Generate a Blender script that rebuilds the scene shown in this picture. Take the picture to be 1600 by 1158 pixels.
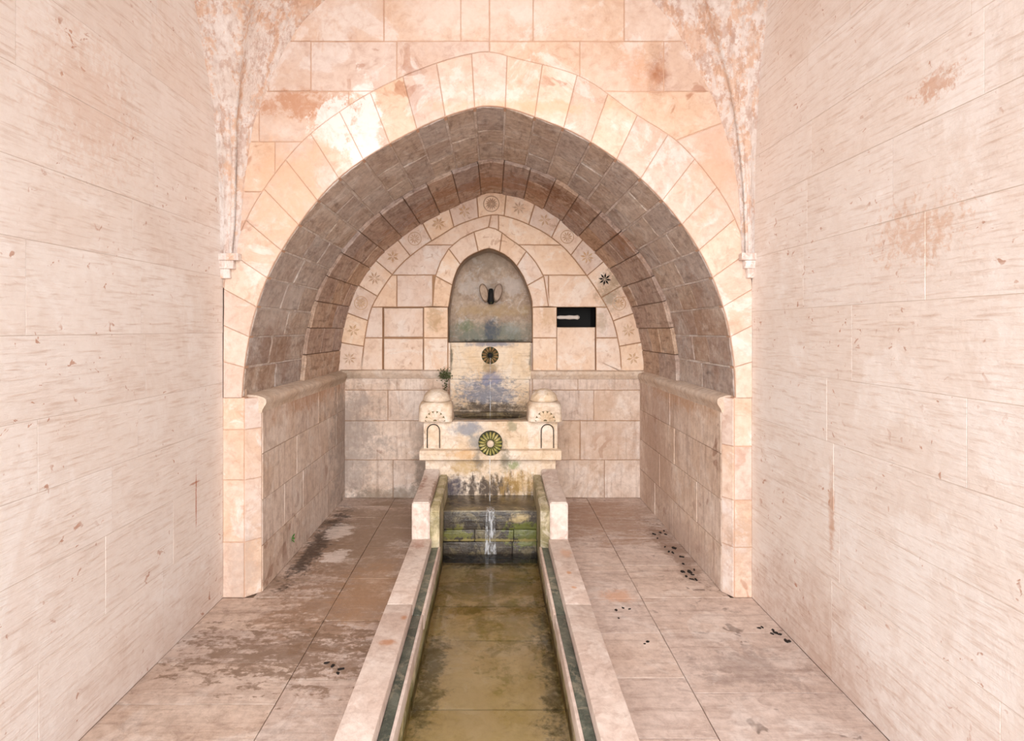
import bpy, bmesh, math, random
from mathutils import Vector, Matrix, noise as mnoise
R = random.Random(7)
for o in list(bpy.data.objects): bpy.data.objects.remove(o)
S = bpy.context.scene
COL = S.collection
F = 900.0; VX, VY = 771.0, 514.0; EYE = 1.6       # focal length in px, vanishing point, eye height
# ---------------- camera, light, exposure ----------------
cd = bpy.data.cameras.new('camera'); cam = bpy.data.objects.new('camera', cd); COL.objects.link(cam)
cam.location = (0, 0, EYE); cam.rotation_euler = (math.pi/2, 0, 0)
cd.sensor_width = 36; cd.lens = 36*F/1600
cd.shift_x = (800-VX)/1600; cd.shift_y = -(579-VY)/1600
cd.clip_start = 0.02
S.camera = cam
W = bpy.data.worlds.new('sky'); S.world = W; W.use_nodes = True
W.node_tree.nodes['Background'].inputs[0].default_value = (0.96, 0.975, 1.0, 1)
W.node_tree.nodes['Background'].inputs[1].default_value = 1.55
sd = bpy.data.lights.new('sun', 'SUN'); sun = bpy.data.objects.new('sun', sd); COL.objects.link(sun)
sd.energy = 2.5; sd.angle = math.radians(60); sd.color = (1.0, 0.975, 0.95)
sun.rotation_euler = (math.radians(77), 0, math.radians(-3)); sun.location = (0, -3, 5)
S.view_settings.view_transform = 'Standard'; S.view_settings.look = 'None'
S.view_settings.gamma = 1; S.view_settings.use_curve_mapping = False
S.view_settings.exposure = 0.93

# ---------------- materials ----------------
def lin(h):
    if isinstance(h, str):
        h = h.lstrip('#'); c = [int(h[i:i+2], 16)/255 for i in (0, 2, 4)]
    else: c = [v/255 for v in h]
    return tuple((v/12.92 if v <= .04045 else ((v+.055)/1.055)**2.4) for v in c) + (1,)
class NT:
    def __init__(s, name):
        s.m = bpy.data.materials.new(name); s.m.use_nodes = True
        s.t = s.m.node_tree; s.t.nodes.clear()
        s.out = s.t.nodes.new('ShaderNodeOutputMaterial')
    def n(s, typ, ins=None, **kw):
        nd = s.t.nodes.new(typ)
        for k, v in kw.items(): setattr(nd, k, v)
        for k, v in (ins or {}).items():
            sk = nd.inputs[k]
            if hasattr(v, 'is_linked') or isinstance(v, bpy.types.NodeSocket): s.t.links.new(v, sk)
            else: sk.default_value = v
        return nd
    def math(s, op, a, b=0.0, c=0.0, clamp=False):
        return s.n('ShaderNodeMath', {0: a, 1: b, 2: c}, operation=op, use_clamp=clamp).outputs[0]
    def vm(s, op, a, b=(0, 0, 0)):
        return s.n('ShaderNodeVectorMath', {0: a, 1: b}, operation=op)
    def mix(s, f, a, b, blend='MIX'):
        nd = s.n('ShaderNodeMix', data_type='RGBA', blend_type=blend)
        for k, v in ((0, f), (6, a), (7, b)):
            if isinstance(v, bpy.types.NodeSocket): s.t.links.new(v, nd.inputs[k])
            else: nd.inputs[k].default_value = v
        return nd.outputs[2]
    def noise(s, v, scale, detail=5, rough=.6, dist=0):
        return s.n('ShaderNodeTexNoise', {'Vector': v, 'Scale': scale, 'Detail': detail, 'Roughness': rough, 'Distortion': dist}).outputs['Fac']
    def rng(s, v, a, b, c=0.0, d=1.0):
        return s.n('ShaderNodeMapRange', {'Value': v, 'From Min': a, 'From Max': b, 'To Min': c, 'To Max': d}, interpolation_type='SMOOTHSTEP').outputs[0]
    def scale3(s, v, sc): return s.vm('MULTIPLY', v, sc).outputs[0]

def stone_mat(name, c1, c2, c3=None, a3=.5, big=1.6, rv=.10, streak=None, sa=.3, scol=None, fine=.12, specks=None,
              stains=(), bump=.35, rough=.85, sat=0.0, pits=.0, mott=.28):
    k = NT(name)
    pos = k.n('ShaderNodeNewGeometry').outputs['Position']
    rnd = k.n('ShaderNodeObjectInfo').outputs['Random']
    off = k.n('ShaderNodeCombineXYZ', {0: rnd, 1: k.math('MULTIPLY', rnd, 3.7), 2: k.math('MULTIPLY', rnd, 5.3)}).outputs[0]
    p = k.vm('ADD', pos, k.scale3(off, (6, 6, 6))).outputs[0]
    n1 = k.noise(p, big, 7, .62, .4)
    col = k.mix(k.rng(n1, .36, .64), lin(c1), lin(c2))
    if c3:
        n3 = k.noise(pos, big*1.3, 9, .68, .9)
        col = k.mix(k.math('MULTIPLY', k.rng(n3, .52, .60), a3), col, lin(c3))
    h = k.noise(p, 22, 8, .7)
    col = k.mix(k.math('MULTIPLY', k.rng(h, .35, .72), fine), col, lin(scol or '#8f6a50'), 'MULTIPLY')
    mo = k.noise(p, big*4.5, 6, .7, 1.1)
    col = k.mix(k.math('MULTIPLY', k.rng(mo, .50, .70), mott), col, lin(scol or '#a5826a'), 'MULTIPLY')
    col = k.mix(k.math('MULTIPLY', k.rng(mo, .46, .34), mott*.8), col, lin(c3 or c1))
    hh = k.math('ADD', k.math('MULTIPLY', h, .6), k.math('MULTIPLY', mo, .5))
    if streak:
        sn = k.noise(k.scale3(p, streak), 1.0, 6, .62, .35)
        col = k.mix(k.math('MULTIPLY', k.rng(sn, .48, .74), sa), col, lin(scol or '#a07a5c'), 'MULTIPLY')
        hh = k.math('ADD', hh, k.math('MULTIPLY', sn, .8))
    if pits:
        vr = k.noise(p, 60, 3, .5)
        pm = k.rng(vr, .66, .72)
        col = k.mix(k.math('MULTIPLY', pm, pits), col, lin('#6d4630'), 'MULTIPLY')
        hh = k.math('SUBTRACT', hh, k.math('MULTIPLY', pm, .3))
    # per stone tone
    val = k.math('ADD', 1-rv/2, k.math('MULTIPLY', rnd, rv))
    hs = k.n('ShaderNodeHueSaturation', {'Hue': k.math('ADD', .5-rv*.04, k.math('MULTIPLY', rnd, rv*.08)), 'Saturation': k.math('ADD', 1+sat-rv, k.math('MULTIPLY', rnd, rv*2)), 'Value': val, 'Color': col})
    col = hs.outputs[0]
    if specks:
        sc, th, sccol, am = specks
        a = k.noise(pos, sc, 3, .55, .6); b = k.noise(pos, sc*.13+.9, 3, .5)
        col = k.mix(k.math('MULTIPLY', k.math('MULTIPLY', k.rng(a, th, th+.05), k.rng(b, .46, .62)), am), col, lin(sccol), 'MULTIPLY')
    ro = rough
    if stains:
        hf = k.noise(pos, 34, 6, .7, .3)
        amod = k.rng(k.noise(pos, 15, 5, .65, .8), .32, .54, .62, 1.0)
    for st in stains:
        d = k.n('ShaderNodeVectorMath', {0: k.vm('DIVIDE', k.vm('SUBTRACT', pos, st['c']).outputs[0], st['r']).outputs[0]}, operation='LENGTH').outputs['Value']
        sv = k.scale3(pos, st.get('st', (1, 1, 1)))
        nn = k.noise(sv, st.get('ns', 9), 7, .65, .5)
        e = k.math('ADD', k.math('SUBTRACT', 1.0, d), k.math('MULTIPLY', k.math('SUBTRACT', nn, .5), st.get('k', 3.0)))
        e = k.math('ADD', k.math('ADD', e, .08), k.math('MULTIPLY', k.math('SUBTRACT', hf, .5), st.get('k', 3.0)*.55))
        m = k.math('MULTIPLY', k.math('MULTIPLY', k.rng(e, 0, st.get('soft', .5)+.25), amod), st.get('a', .8))
        col = k.mix(m, col, lin(st['col']), st.get('bl', 'MIX'))
        if 'rough' in st:
            ro = k.math('ADD', k.math('MULTIPLY', k.math('SUBTRACT', 1.0, m), ro), k.math('MULTIPLY', m, st['rough']))
    bs = k.n('ShaderNodeBsdfPrincipled', {'Base Color': col, 'Roughness': ro})
    if bump:
        bp = k.n('ShaderNodeBump', {'Strength': bump, 'Distance': .012, 'Height': hh})
        k.t.links.new(bp.outputs[0], bs.inputs['Normal'])
    k.t.links.new(bs.outputs[0], k.out.inputs[0])
    return k.m
def plain(name, c, rough=.8, metal=0):
    return stone_mat(name, c, c, rv=.05, fine=.05, bump=.1, rough=rough)

M = {}
M['side'] = stone_mat('side_wall_stone', '#f2ebe6', '#ece1d9', '#f7f3f0', .6, big=1.1, rv=.02, mott=.12, streak=(60, 6, 78), sa=.42, scol='#c9a88e', fine=.10,
    specks=(24, .645, '#bd7f55', .7), bump=.5, stains=[
    dict(c=(-1.61, 3.12, .68), r=(.3, .008, .20), col='#b4673c', ns=20, k=1.2, a=.85),
    dict(c=(-1.61, 3.10, .77), r=(.3, .07, .008), col='#a8623c', ns=20, k=1.0, a=.7),
    dict(c=(1.54, 2.62, .78), r=(.3, .03, .24), col='#c08a62', ns=14, k=2, a=.6),
    dict(c=(1.54, 2.1, 1.95), r=(.3, .22, .13), col='#cf9a70', ns=30, k=5.2, a=.45, soft=.8),
    dict(c=(1.54, 2.0, 2.45), r=(.3, .12, .05), col='#c98f66', ns=40, k=3.5, a=.6),
    dict(c=(-1.61, 2.3, 2.5), r=(.3, .35, .3), col='#cf9c76', ns=40, k=3.0, a=.25),
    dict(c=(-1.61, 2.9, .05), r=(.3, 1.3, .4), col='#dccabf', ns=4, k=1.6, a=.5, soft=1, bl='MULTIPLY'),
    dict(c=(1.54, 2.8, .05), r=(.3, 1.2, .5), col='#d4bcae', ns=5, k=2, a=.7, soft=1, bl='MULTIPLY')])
M['side_joint'] = plain('side_joint_mortar', '#d3c3b6')
M['end'] = stone_mat('arch_wall_stone', '#e2cfc1', '#dbc0ab', '#e9e0d9', .7, big=2.2, rv=.10, fine=.2, scol='#c8977a', streak=(14, 14, 20), sa=.2,
    specks=(5, .60, '#c48a64', .5), bump=.5, sat=.0, stains=[
    dict(c=(.97, 3.4, 3.13), r=(.085, .3, .20), col='#8a4a28', ns=12, k=1.5, a=.9, soft=1.0),
    dict(c=(.86, 3.4, 3.13), r=(.2, .3, .17), col='#d39a72', ns=7, k=1.6, a=.6, soft=1.0),
    dict(c=(-1.12, 3.4, 2.93), r=(.35, .3, .09), col='#bb8058', ns=8, k=3, a=.7),
    dict(c=(-.93, 3.4, 2.82), r=(.16, .3, .16), col='#efe9e5', ns=7, k=3.4, a=.9, soft=.2),
    dict(c=(-.76, 3.4, 2.75), r=(.10, .3, .34), col='#efe9e5', ns=7, k=2.6, a=.9, soft=.2),
    dict(c=(-1.25, 3.4, 2.45), r=(.3, .3, .45), col='#e0b899', ns=4, k=2.4, a=.7),
    dict(c=(1.35, 3.4, 2.55), r=(.2, .3, .4), col='#dbb196', ns=5, k=2.4, a=.6),
    dict(c=(.2, 3.4, 2.92), r=(.5, .3, .05), col='#e2b48f', ns=7, k=2.6, a=.6),
    dict(c=(0, 3.4, 3.6), r=(.7, .3, .34), col='#ece2d8', ns=3, k=1.6, a=.6),
    dict(c=(1.5, 3.4, .35), r=(.1, .3, .35), col='#a98a76', ns=8, k=2.4, a=.5),
    dict(c=(-1.5, 3.4, .2), r=(.1, .3, .25), col='#b9a294', ns=8, k=2.4, a=.5)])
M['end_joint'] = plain('arch_wall_mortar', '#cda88f')
M['soffit'] = stone_mat('arch_soffit_stone', '#cfc1b7', '#bfab9d', '#e0d8d2', .6, big=2.4, rv=.16, fine=.4, scol='#6e5140', streak=(22, 5, 22), sa=.4,
    bump=.75, pits=.3, stains=[dict(c=(-.75, 3.9, 2.4), r=(.3, .5, .3), col='#c3b5ac', ns=9, k=4, a=.5),
    dict(c=(.9, 3.9, 2.0), r=(.35, .4, .5), col='#bba99d', ns=9, k=4, a=.5),
    dict(c=(-1.4, 3.8, 1.75), r=(.2, .4, .2), col='#cfc4bc', ns=7, k=3, a=.5),
    dict(c=(-1.4, 3.9, 1.4), r=(.3, .6, .28), col='#8a6145', ns=6, k=3, a=.45),
    dict(c=(1.4, 3.9, 1.6), r=(.3, .6, .4), col='#9a6f52', ns=6, k=3, a=.4)])
M['soffit_joint'] = stone_mat('arch_soffit_mortar', '#f0e8e2', '#cdbcae', big=5, bump=.5, fine=.3)
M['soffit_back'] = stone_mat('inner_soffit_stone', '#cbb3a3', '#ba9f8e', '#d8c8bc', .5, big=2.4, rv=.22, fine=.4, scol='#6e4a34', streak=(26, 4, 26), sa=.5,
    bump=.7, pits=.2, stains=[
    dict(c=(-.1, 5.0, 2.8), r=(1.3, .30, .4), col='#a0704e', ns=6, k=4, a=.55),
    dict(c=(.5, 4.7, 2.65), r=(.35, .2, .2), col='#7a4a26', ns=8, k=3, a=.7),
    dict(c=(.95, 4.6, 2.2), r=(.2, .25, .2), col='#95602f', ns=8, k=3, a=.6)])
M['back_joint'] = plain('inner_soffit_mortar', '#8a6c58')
M['lun'] = stone_mat('lunette_stone', '#ecd8c8', '#e5c9b2', '#efe4da', .6, big=2.6, rv=.15, fine=.16, scol='#b98a62', bump=.35, sat=.0,
    specks=(13, .60, '#b4885c', .4), stains=[
    dict(c=(1.1, 5.45, 1.95), r=(.13, .3, .22), col='#8f7a5e', ns=9, k=2.2, a=.7),
    dict(c=(1.02, 5.45, 1.68), r=(.09, .3, .12), col='#b09a80', ns=12, k=2.2, a=.6),
    dict(c=(-.56, 5.45, 1.72), r=(.10, .3, .14), col='#b79872', ns=14, k=2.6, a=.6),
    dict(c=(.53, 5.45, 1.72), r=(.10, .3, .14), col='#c8a680', ns=14, k=2.6, a=.5)])
M['lun_joint'] = plain('lunette_mortar', '#a5805f')
M['recess'] = stone_mat('recess_wall_stone', '#e3d2c5', '#d6bfad', '#ebe0d7', .6, big=1.7, rv=.08, fine=.28, scol='#94735c', streak=(26, 26, 3), sa=.42,
    bump=.4, specks=(6, .6, '#a8765a', .5), stains=[
    dict(c=(-1.4, 5.35, .5), r=(.5, .5, .8), col='#8e8078', ns=5, k=2.4, a=.65),
    dict(c=(-1.4, 4.5, 1.1), r=(.4, .9, .14), col='#b5835c', ns=7, k=2.4, a=.6),
    dict(c=(-.9, 5.45, .02), r=(.6, .3, .1), col='#6d6455', ns=9, k=2.4, a=.6),
    dict(c=(-.63, 5.45, .3), r=(.12, .3, .4), col='#7d746a', ns=9, k=2.4, a=.7),
    dict(c=(-.65, 5.45, .55), r=(.15, .3, .3), col='#b3a294', ns=5, k=2, a=.5),
    dict(c=(1.0, 5.45, .6), r=(.4, .3, .5), col='#c8a88e', ns=5, k=2, a=.5),
    dict(c=(1.4, 4.4, 1.1), r=(.4, .9, .12), col='#b98a62', ns=7, k=2.4, a=.6),
    dict(c=(1.4, 4.9, .6), r=(.5, .6, .8), col='#b59683', ns=5, k=2.4, a=.6),
    dict(c=(1.4, 4.2, .05), r=(.5, .9, .2), col='#b79e92', ns=5, k=2.4, a=.5)])
M['recess_joint'] = plain('recess_mortar', '#b9a08c')
M['cornice'] = stone_mat('cornice_stone', '#dccbbb', '#d0b8a2', '#e4d8cc', .5, big=3, rv=.06, fine=.3, scol='#8a6145', bump=.5, stains=[
    dict(c=(-.43, 5.4, 1.15), r=(.12, .2, .07), col='#5a5f3c', ns=12, k=2, a=.85),
    dict(c=(-1.4, 5.2, 1.15), r=(.2, .5, .2), col='#94826f', ns=6, k=2, a=.6)])
M['floor_l'] = stone_mat('left_paving_stone', '#d3c0b3', '#c8b1a2', '#dfd2c9', .6, big=2.2, rv=.08, fine=.35, scol='#7d5a42', streak=(2, 26, 8), sa=.35, bump=.3, rough=.75,
    stains=[dict(c=(-.95, 4.45, 0), r=(.7, 1.15, .3), col='#8d735d', ns=2.5, st=(1, 2.2, 1), k=3.0, a=.95, rough=.35),
    dict(c=(-.9, 3.3, 0), r=(.36, .5, .3), col='#937660', ns=3.5, st=(1, 2.6, 1), k=4.2, a=.85, soft=.3, rough=.3),
    dict(c=(-.75, 3.55, 0), r=(.28, .5, .3), col='#a5805f', ns=6, st=(1, 2.6, 1), k=3, a=.6, rough=.35),
    dict(c=(-1.3, 4.35, 0), r=(.10, .85, .3), col='#382a20', ns=9, k=2.6, a=.9, soft=.4, rough=.3),
    dict(c=(-1.0, 2.85, 0), r=(.5, .25, .3), col='#7d6450', ns=7, st=(1, 2.6, 1), k=5, a=.8, soft=.3),
    dict(c=(-1.22, 4.55, 0), r=(.12, .2, .3), col='#e5d8cf', ns=7, st=(1, 3, 1), k=2.6, a=.8, soft=.2),
    dict(c=(-1.12, 4.05, 0), r=(.10, .14, .3), col='#e5d8cf', ns=7, st=(1, 3, 1), k=2.6, a=.8, soft=.2)])
M['floor_r'] = stone_mat('right_paving_stone', '#dccabf', '#d0bbae', '#e4d8d0', .6, big=2.0, rv=.07, fine=.3, scol='#87614c', streak=(3, 22, 8), sa=.35, bump=.3, rough=.8,
    specks=(9, .62, '#5a4232', .55), stains=[
    dict(c=(.9, 4.9, 0), r=(.6, .7, .3), col='#a98872', ns=4, st=(1, 2.4, 1), k=2.6, a=.75),
    dict(c=(1.3, 4.2, 0), r=(.12, .8, .3), col='#8a6f5e', ns=8, k=2.6, a=.7),
    dict(c=(.75, 3.45, 0), r=(.12, .1, .3), col='#d29b76', ns=5, k=2, a=.6),
    dict(c=(1.2, 2.7, 0), r=(.3, .2, .3), col='#8d7a72', ns=6, k=4, a=.5)])
M['floor_joint'] = plain('paving_joint', '#70513d')
M['court'] = stone_mat('bounce_court_paving', '#d9c7ba', '#cdb8a8', bump=.2)
M['kerb'] = stone_mat('kerb_stone', '#decfc4', '#d2bdb0', '#e6dad1', .6, big=2.6, rv=.05, fine=.3, scol='#a07a62', bump=.3, stains=[
    dict(c=(-.5, 2.72, .1), r=(.05, .035, .1), col='#b98461', ns=14, k=1, a=.85),
    dict(c=(-.46, 2.95, .1), r=(.025, .03, .1), col='#b98461', ns=14, k=1, a=.85),
    dict(c=(-.51, 3.95, .2), r=(.06, .12, .2), col='#b0806a', ns=14, k=1.6, a=.7),
    dict(c=(.46, 3.5, .1), r=(.02, .03, .1), col='#c58f66', ns=14, k=1, a=.8),
    dict(c=(.46, 3.3, .1), r=(.022, .025, .1), col='#c58f66', ns=14, k=1, a=.8),
    dict(c=(.48, 3.8, .1), r=(.05, .10, .1), col='#d2a587', ns=14, k=1.4, a=.7),
    dict(c=(-.45, 4.45, .36), r=(.03, .4, .05), col='#8a6a52', ns=16, k=3, a=.7),
    dict(c=(-.55, 4.5, .38), r=(.03, .2, .05), col='#8f5f45', ns=16, k=3, a=.6)])
M['ledge'] = stone_mat('wet_ledge_stone', '#6f7468', '#3f4a42', '#a29a86', .6, big=6, rv=.05, fine=.4, bump=.5, rough=.35, scol='#4b5a34')
M['chan'] = stone_mat('channel_wall_stone', '#cdbd9b', '#8f8358', '#ddd0bb', .5, big=5, rv=.1, fine=.4, scol='#5a5a30', bump=.5, rough=.5, stains=[
    dict(c=(-.38, 3.5, -.12), r=(.2, 3, .07), col='#5d5a2e', ns=8, k=3, a=.8),
    dict(c=(.35, 3.5, -.12), r=(.2, 3, .07), col='#5d4a2e', ns=8, k=3, a=.8)])
M['bed'] = stone_mat('channel_bed_stone', '#f7eccf', '#e2d3a0', '#faf3e4', .7, big=3.2, rv=.03, fine=.2, mott=.3, scol='#a8954e', bump=.2, stains=[
    dict(c=(-.1, 2.5, -.3), r=(.26, .9, .3), col='#ecdfc4', ns=4, k=2, a=.7),
    dict(c=(0, 3.95, -.3), r=(.5, .45, .3), col='#9a9050', ns=5, k=3, a=.75),
    dict(c=(.12, 3.4, -.3), r=(.28, .5, .3), col='#a39a50', ns=9, k=4, a=.6),
    dict(c=(-.33, 2.9, -.3), r=(.10, .6, .3), col='#5e5a2c', ns=7, k=3, a=.8),
    dict(c=(.31, 3.0, -.3), r=(.09, 1.1, .3), col='#4a4a26', ns=7, k=3, a=.85),
    dict(c=(0, 4.4, -.3), r=(.6, .16, .3), col='#33331c', ns=7, k=2, a=.8)])
FS = [dict(c=(-.05, 5.4, 1.02), r=(.30, .3, .16), col='#8b90a0', ns=9, k=2.6, a=.8, st=(1, 1, 2)), dict(c=(-.05, 5.4, .98), r=(.32, .3, .16), col='#5f626c', ns=22, k=5, a=.5, st=(1, 1, 3)),
      dict(c=(-.03, 5.4, 1.14), r=(.12, .3, .08), col='#8286a0', ns=7, k=1.6, a=.8),
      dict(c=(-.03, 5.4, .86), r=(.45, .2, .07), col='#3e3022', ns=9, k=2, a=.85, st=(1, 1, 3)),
      dict(c=(-.03, 5.4, 1.46), r=(.30, .3, .035), col='#7d8292', ns=11, k=1.8, a=.8),
      dict(c=(-.40, 5.4, 1.33), r=(.025, .3, .16), col='#4c4a3a', ns=11, k=2, a=.8),
      dict(c=(.35, 5.4, 1.33), r=(.02, .3, .16), col='#6a5f4c', ns=11, k=2, a=.7),
      dict(c=(-.03, 5.38, 1.24), r=(.10, .3, .06), col='#8a7350', ns=11, k=2, a=.6),
      dict(c=(-.22, 4.8, .77), r=(.15, .15, .08), col='#878a93', ns=7, k=1.8, a=.85),
      dict(c=(-.15, 4.8, .66), r=(.07, .15, .09), col='#8b8a88', ns=9, k=1.8, a=.75),
      dict(c=(.16, 4.8, .79), r=(.05, .15, .06), col='#7c7a5c', ns=12, k=2.2, a=.6),
      dict(c=(-.13, 4.8, .5), r=(.05, .2, .14), col='#6c665f', ns=9, k=1.6, a=.75),
      dict(c=(.10, 4.8, .5), r=(.06, .2, .18), col='#78705c', ns=9, k=2.0, a=.75),
      dict(c=(.17, 4.8, .46), r=(.07, .2, .05), col='#7f8a55', ns=13, k=2.4, a=.8),
      dict(c=(-.03, 4.8, .27), r=(.46, .2, .13), col='#4b3f36', ns=6, st=(3, 1, .7), k=3.2, a=.95),
      dict(c=(-.34, 4.8, .28), r=(.13, .2, .13), col='#4a4450', ns=8, k=1.8, a=.85),
      dict(c=(-.25, 4.8, .44), r=(.2, .2, .08), col='#b38f4e', ns=8, k=2.4, a=.6),
      dict(c=(.2, 4.8, .3), r=(.22, .2, .14), col='#c39b52', ns=7, st=(3, 1, .7), k=2.4, a=.5),
      dict(c=(-.25, 4.8, .56), r=(.16, .2, .04), col='#c89a62', ns=10, k=2, a=.6)]
M['fount'] = stone_mat('fountain_stone', '#e8d8c6', '#dcc4a6', '#efe5da', .6, big=3, rv=.03, mott=.4, fine=.28, scol='#a5824e', bump=.3, streak=(4, 4, 26), sa=.25, stains=FS)
M['spill'] = stone_mat('spill_panel_stone', '#ecdac3', '#e4c9a6', '#efe4d6', .6, big=3.4, rv=.03, fine=.16, scol='#a08058', bump=.4, streak=(5, 5, 60), sa=.32, stains=FS)
M['groove'] = plain('carved_groove', '#6f6142')
M['groove_soft'] = plain('faint_groove', '#c19a74')
M['black'] = plain('hollow_shade_pipe_black', '#0c0b0a')  # shade of the slot and spout hole as colour; the pipe's own black
M['star_dark'] = plain('blackened_star', '#1d150f')
M['star'] = stone_mat('star_carving_stone', '#dcc0a4', '#d0aa86', big=9, fine=.2, bump=.2)
M['goldgreen'] = stone_mat('mossy_rosette_stone', '#cdb765', '#8d8d35', '#efe2b2', .4, big=16, fine=.3, scol='#4a4a14', bump=.3)
M['dark_moss'] = plain('dark_moss', '#34381a')
M['rosette'] = stone_mat('brown_rosette_stone', '#9b7d54', '#6d5335', big=14, fine=.3, bump=.3)
M['step'] = stone_mat('wet_step_stone', '#4f463c', '#393029', '#8c8060', .5, big=5, rv=.05, fine=.4, scol='#3f3a20', bump=.5, rough=.25, streak=(3, 3, 30), sa=.4, stains=[
    dict(c=(.25, 4.42, .03), r=(.16, .2, .10), col='#62662f', ns=14, k=3.4, a=.9, soft=.2),
    dict(c=(-.3, 4.42, .03), r=(.14, .2, .05), col='#6b6a32', ns=14, k=3.4, a=.9, soft=.2),
    dict(c=(.2, 4.42, .15), r=(.10, .2, .05), col='#bda678', ns=9, k=2.4, a=.8),
    dict(c=(0, 4.42, -.02), r=(.45, .2, .012), col='#8f8150', ns=14, k=3.4, a=.8, soft=.2)])
M['tray'] = stone_mat('wet_tray_stone', '#756750', '#52483c', '#9a8a66', .5, big=5, rv=.05, fine=.4, scol='#3f3a20', bump=.3, rough=.2)
M['niche'] = stone_mat('niche_stone', '#c8b39f', '#b59e8a', '#d8cec6', .7, big=5, rv=.02, fine=.35, scol='#6a5a44', bump=.45, stains=[
    dict(c=(-.03, 5.7, 2.3), r=(.4, .4, .2), col='#8f8274', ns=8, k=2, a=.6),
    dict(c=(-.2, 5.7, 2.02), r=(.2, .3, .14), col='#c9c1bb', ns=9, k=3, a=.6),
    dict(c=(.2, 5.7, 2.05), r=(.2, .3, .12), col='#c9bfb9', ns=9, k=3, a=.6),
    dict(c=(.0, 5.7, 1.78), r=(.5, .4, .08), col='#b89d74', ns=8, k=2, a=.6),
    dict(c=(-.03, 5.7, 1.55), r=(.55, .4, .16), col='#7f8578', ns=5, k=1.6, a=.85),
    dict(c=(-.02, 5.7, 1.6), r=(.12, .4, .16), col='#555b68', ns=7, k=1.7, a=.85),
    dict(c=(-.27, 5.7, 1.64), r=(.12, .4, .08), col='#74805f', ns=7, k=1.8, a=.7),
    dict(c=(.2, 5.7, 1.6), r=(.12, .4, .08), col='#aeb0ac', ns=7, k=1.8, a=.6),
    dict(c=(-.02, 5.7, 1.48), r=(.45, .4, .02), col='#3a3a30', ns=12, k=2, a=.8),
    dict(c=(-.02, 5.7, 2.02), r=(.06, .4, .15), col='#8b7763', ns=12, k=2, a=.5)])
M['plaster'] = stone_mat('flaking_vault_plaster', '#efe8e4', '#e6dad2', None, 0, big=3, rv=.02, fine=.25, scol='#b08060', bump=.9, streak=(30, 30, 5), sa=.4, stains=[
    dict(c=(0, 3.3, 3.2), r=(1.42, 4, 4), col='#dcb496', ns=7, k=7, a=.75, soft=.6, st=(1.4, 1.4, .5)),
    dict(c=(0, 3.3, 3.2), r=(1.25, 4, 4), col='#b98f7a', ns=11, k=8, a=.5, soft=.6, st=(1.6, 1.6, .6))])
M['web'] = stone_mat('vault_web_stone', '#ecd8ca', '#e2c3ac', '#f3e9e2', .6, big=2, bump=.5)
M['leafdark'] = plain('dark_dry_leaf', '#1c130e')
M['sprout'] = plain('sprout_green', '#4f8a3c')
M['moss'] = plain('moss_green', '#4d5630')
M['wing'] = stone_mat('spout_leaf_stone', '#b9a490', '#a08a78', big=12, bump=.3)
def water_mat(name, tint, r=.02, bump=.25, sc=(9, 5, 1)):
    k = NT(name)
    pos = k.n('ShaderNodeNewGeometry').outputs['Position']
    nz = k.noise(k.scale3(pos, sc), 1.6, 4, .55)
    bp = k.n('ShaderNodeBump', {'Strength': bump, 'Distance': .02, 'Height': nz})
    tr = k.n('ShaderNodeBsdfTransparent', {0: lin(tint)})
    gl = k.n('ShaderNodeBsdfGlossy', {'Color': (1, 1, 1, 1), 'Roughness': r, 'Normal': bp.outputs[0]})
    fr = k.n('ShaderNodeFresnel', {'IOR': 1.33, 'Normal': bp.outputs[0]})
    mx = k.n('ShaderNodeMixShader', {0: fr.outputs[0], 1: tr.outputs[0], 2: gl.outputs[0]})
    k.t.links.new(mx.outputs[0], k.out.inputs[0]); return k.m
M['water'] = water_mat('channel_water', '#faf8ea', .02, .04)
def fall_mat():
    k = NT('falling_water'); tr = k.n('ShaderNodeBsdfTransparent'); di = k.n('ShaderNodeBsdfPrincipled', {'Base Color': (.85, .87, .9, 1), 'Roughness': .15})
    pos = k.n('ShaderNodeNewGeometry').outputs['Position']
    mx = k.n('ShaderNodeMixShader', {0: k.rng(k.noise(k.scale3(pos, (40, 40, 9)), 1.5, 4), .42, .62, .05, .5), 1: tr.outputs[0], 2: di.outputs[0]})
    k.t.links.new(mx.outputs[0], k.out.inputs[0]); return k.m
M['stream'] = fall_mat()

# ---------------- geometry helpers ----------------
def link(name, me, mat, parent=None, loc=(0, 0, 0)):
    o = bpy.data.objects.new(name, me); COL.objects.link(o)
    mats = mat if isinstance(mat, (list, tuple)) else [mat]
    if not len(me.materials):
        for m in mats: me.materials.append(m)
    o.location = loc
    if parent: o.parent = parent
    return o
def recenter(vs):
    c = sum((Vector(v) for v in vs), Vector())/len(vs)
    return c, [Vector(v)-c for v in vs]
def mesh(name, vs, fs, mat, parent=None, smooth=False, fix=True, mi=None, center=True):
    c, lv = recenter(vs) if center else (Vector(), vs)
    me = bpy.data.meshes.new(name); me.from_pydata([tuple(v) for v in lv], [], fs)
    if fix:
        bm = bmesh.new(); bm.from_mesh(me); bmesh.ops.recalc_face_normals(bm, faces=bm.faces); bm.to_mesh(me); bm.free()
    if mi: me.polygons.foreach_set('material_index', mi)
    if smooth: me.polygons.foreach_set('use_smooth', [True]*len(me.polygons))
    off = parent_loc(parent)
    return link(name, me, mat, parent, c-off)
def parent_loc(p):
    v = Vector()
    while p: v += p.location; p = p.parent
    return v
def tag(o, label=None, cat=None, group=None, kind=None):
    if label: o['label'] = label
    if cat: o['category'] = cat
    if group: o['group'] = group
    if kind: o['kind'] = kind
    return o
def empty(name, loc, label, cat, group=None):
    o = bpy.data.objects.new(name, None); COL.objects.link(o); o.location = loc; o.empty_display_size = .1
    return tag(o, label, cat, group)
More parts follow.
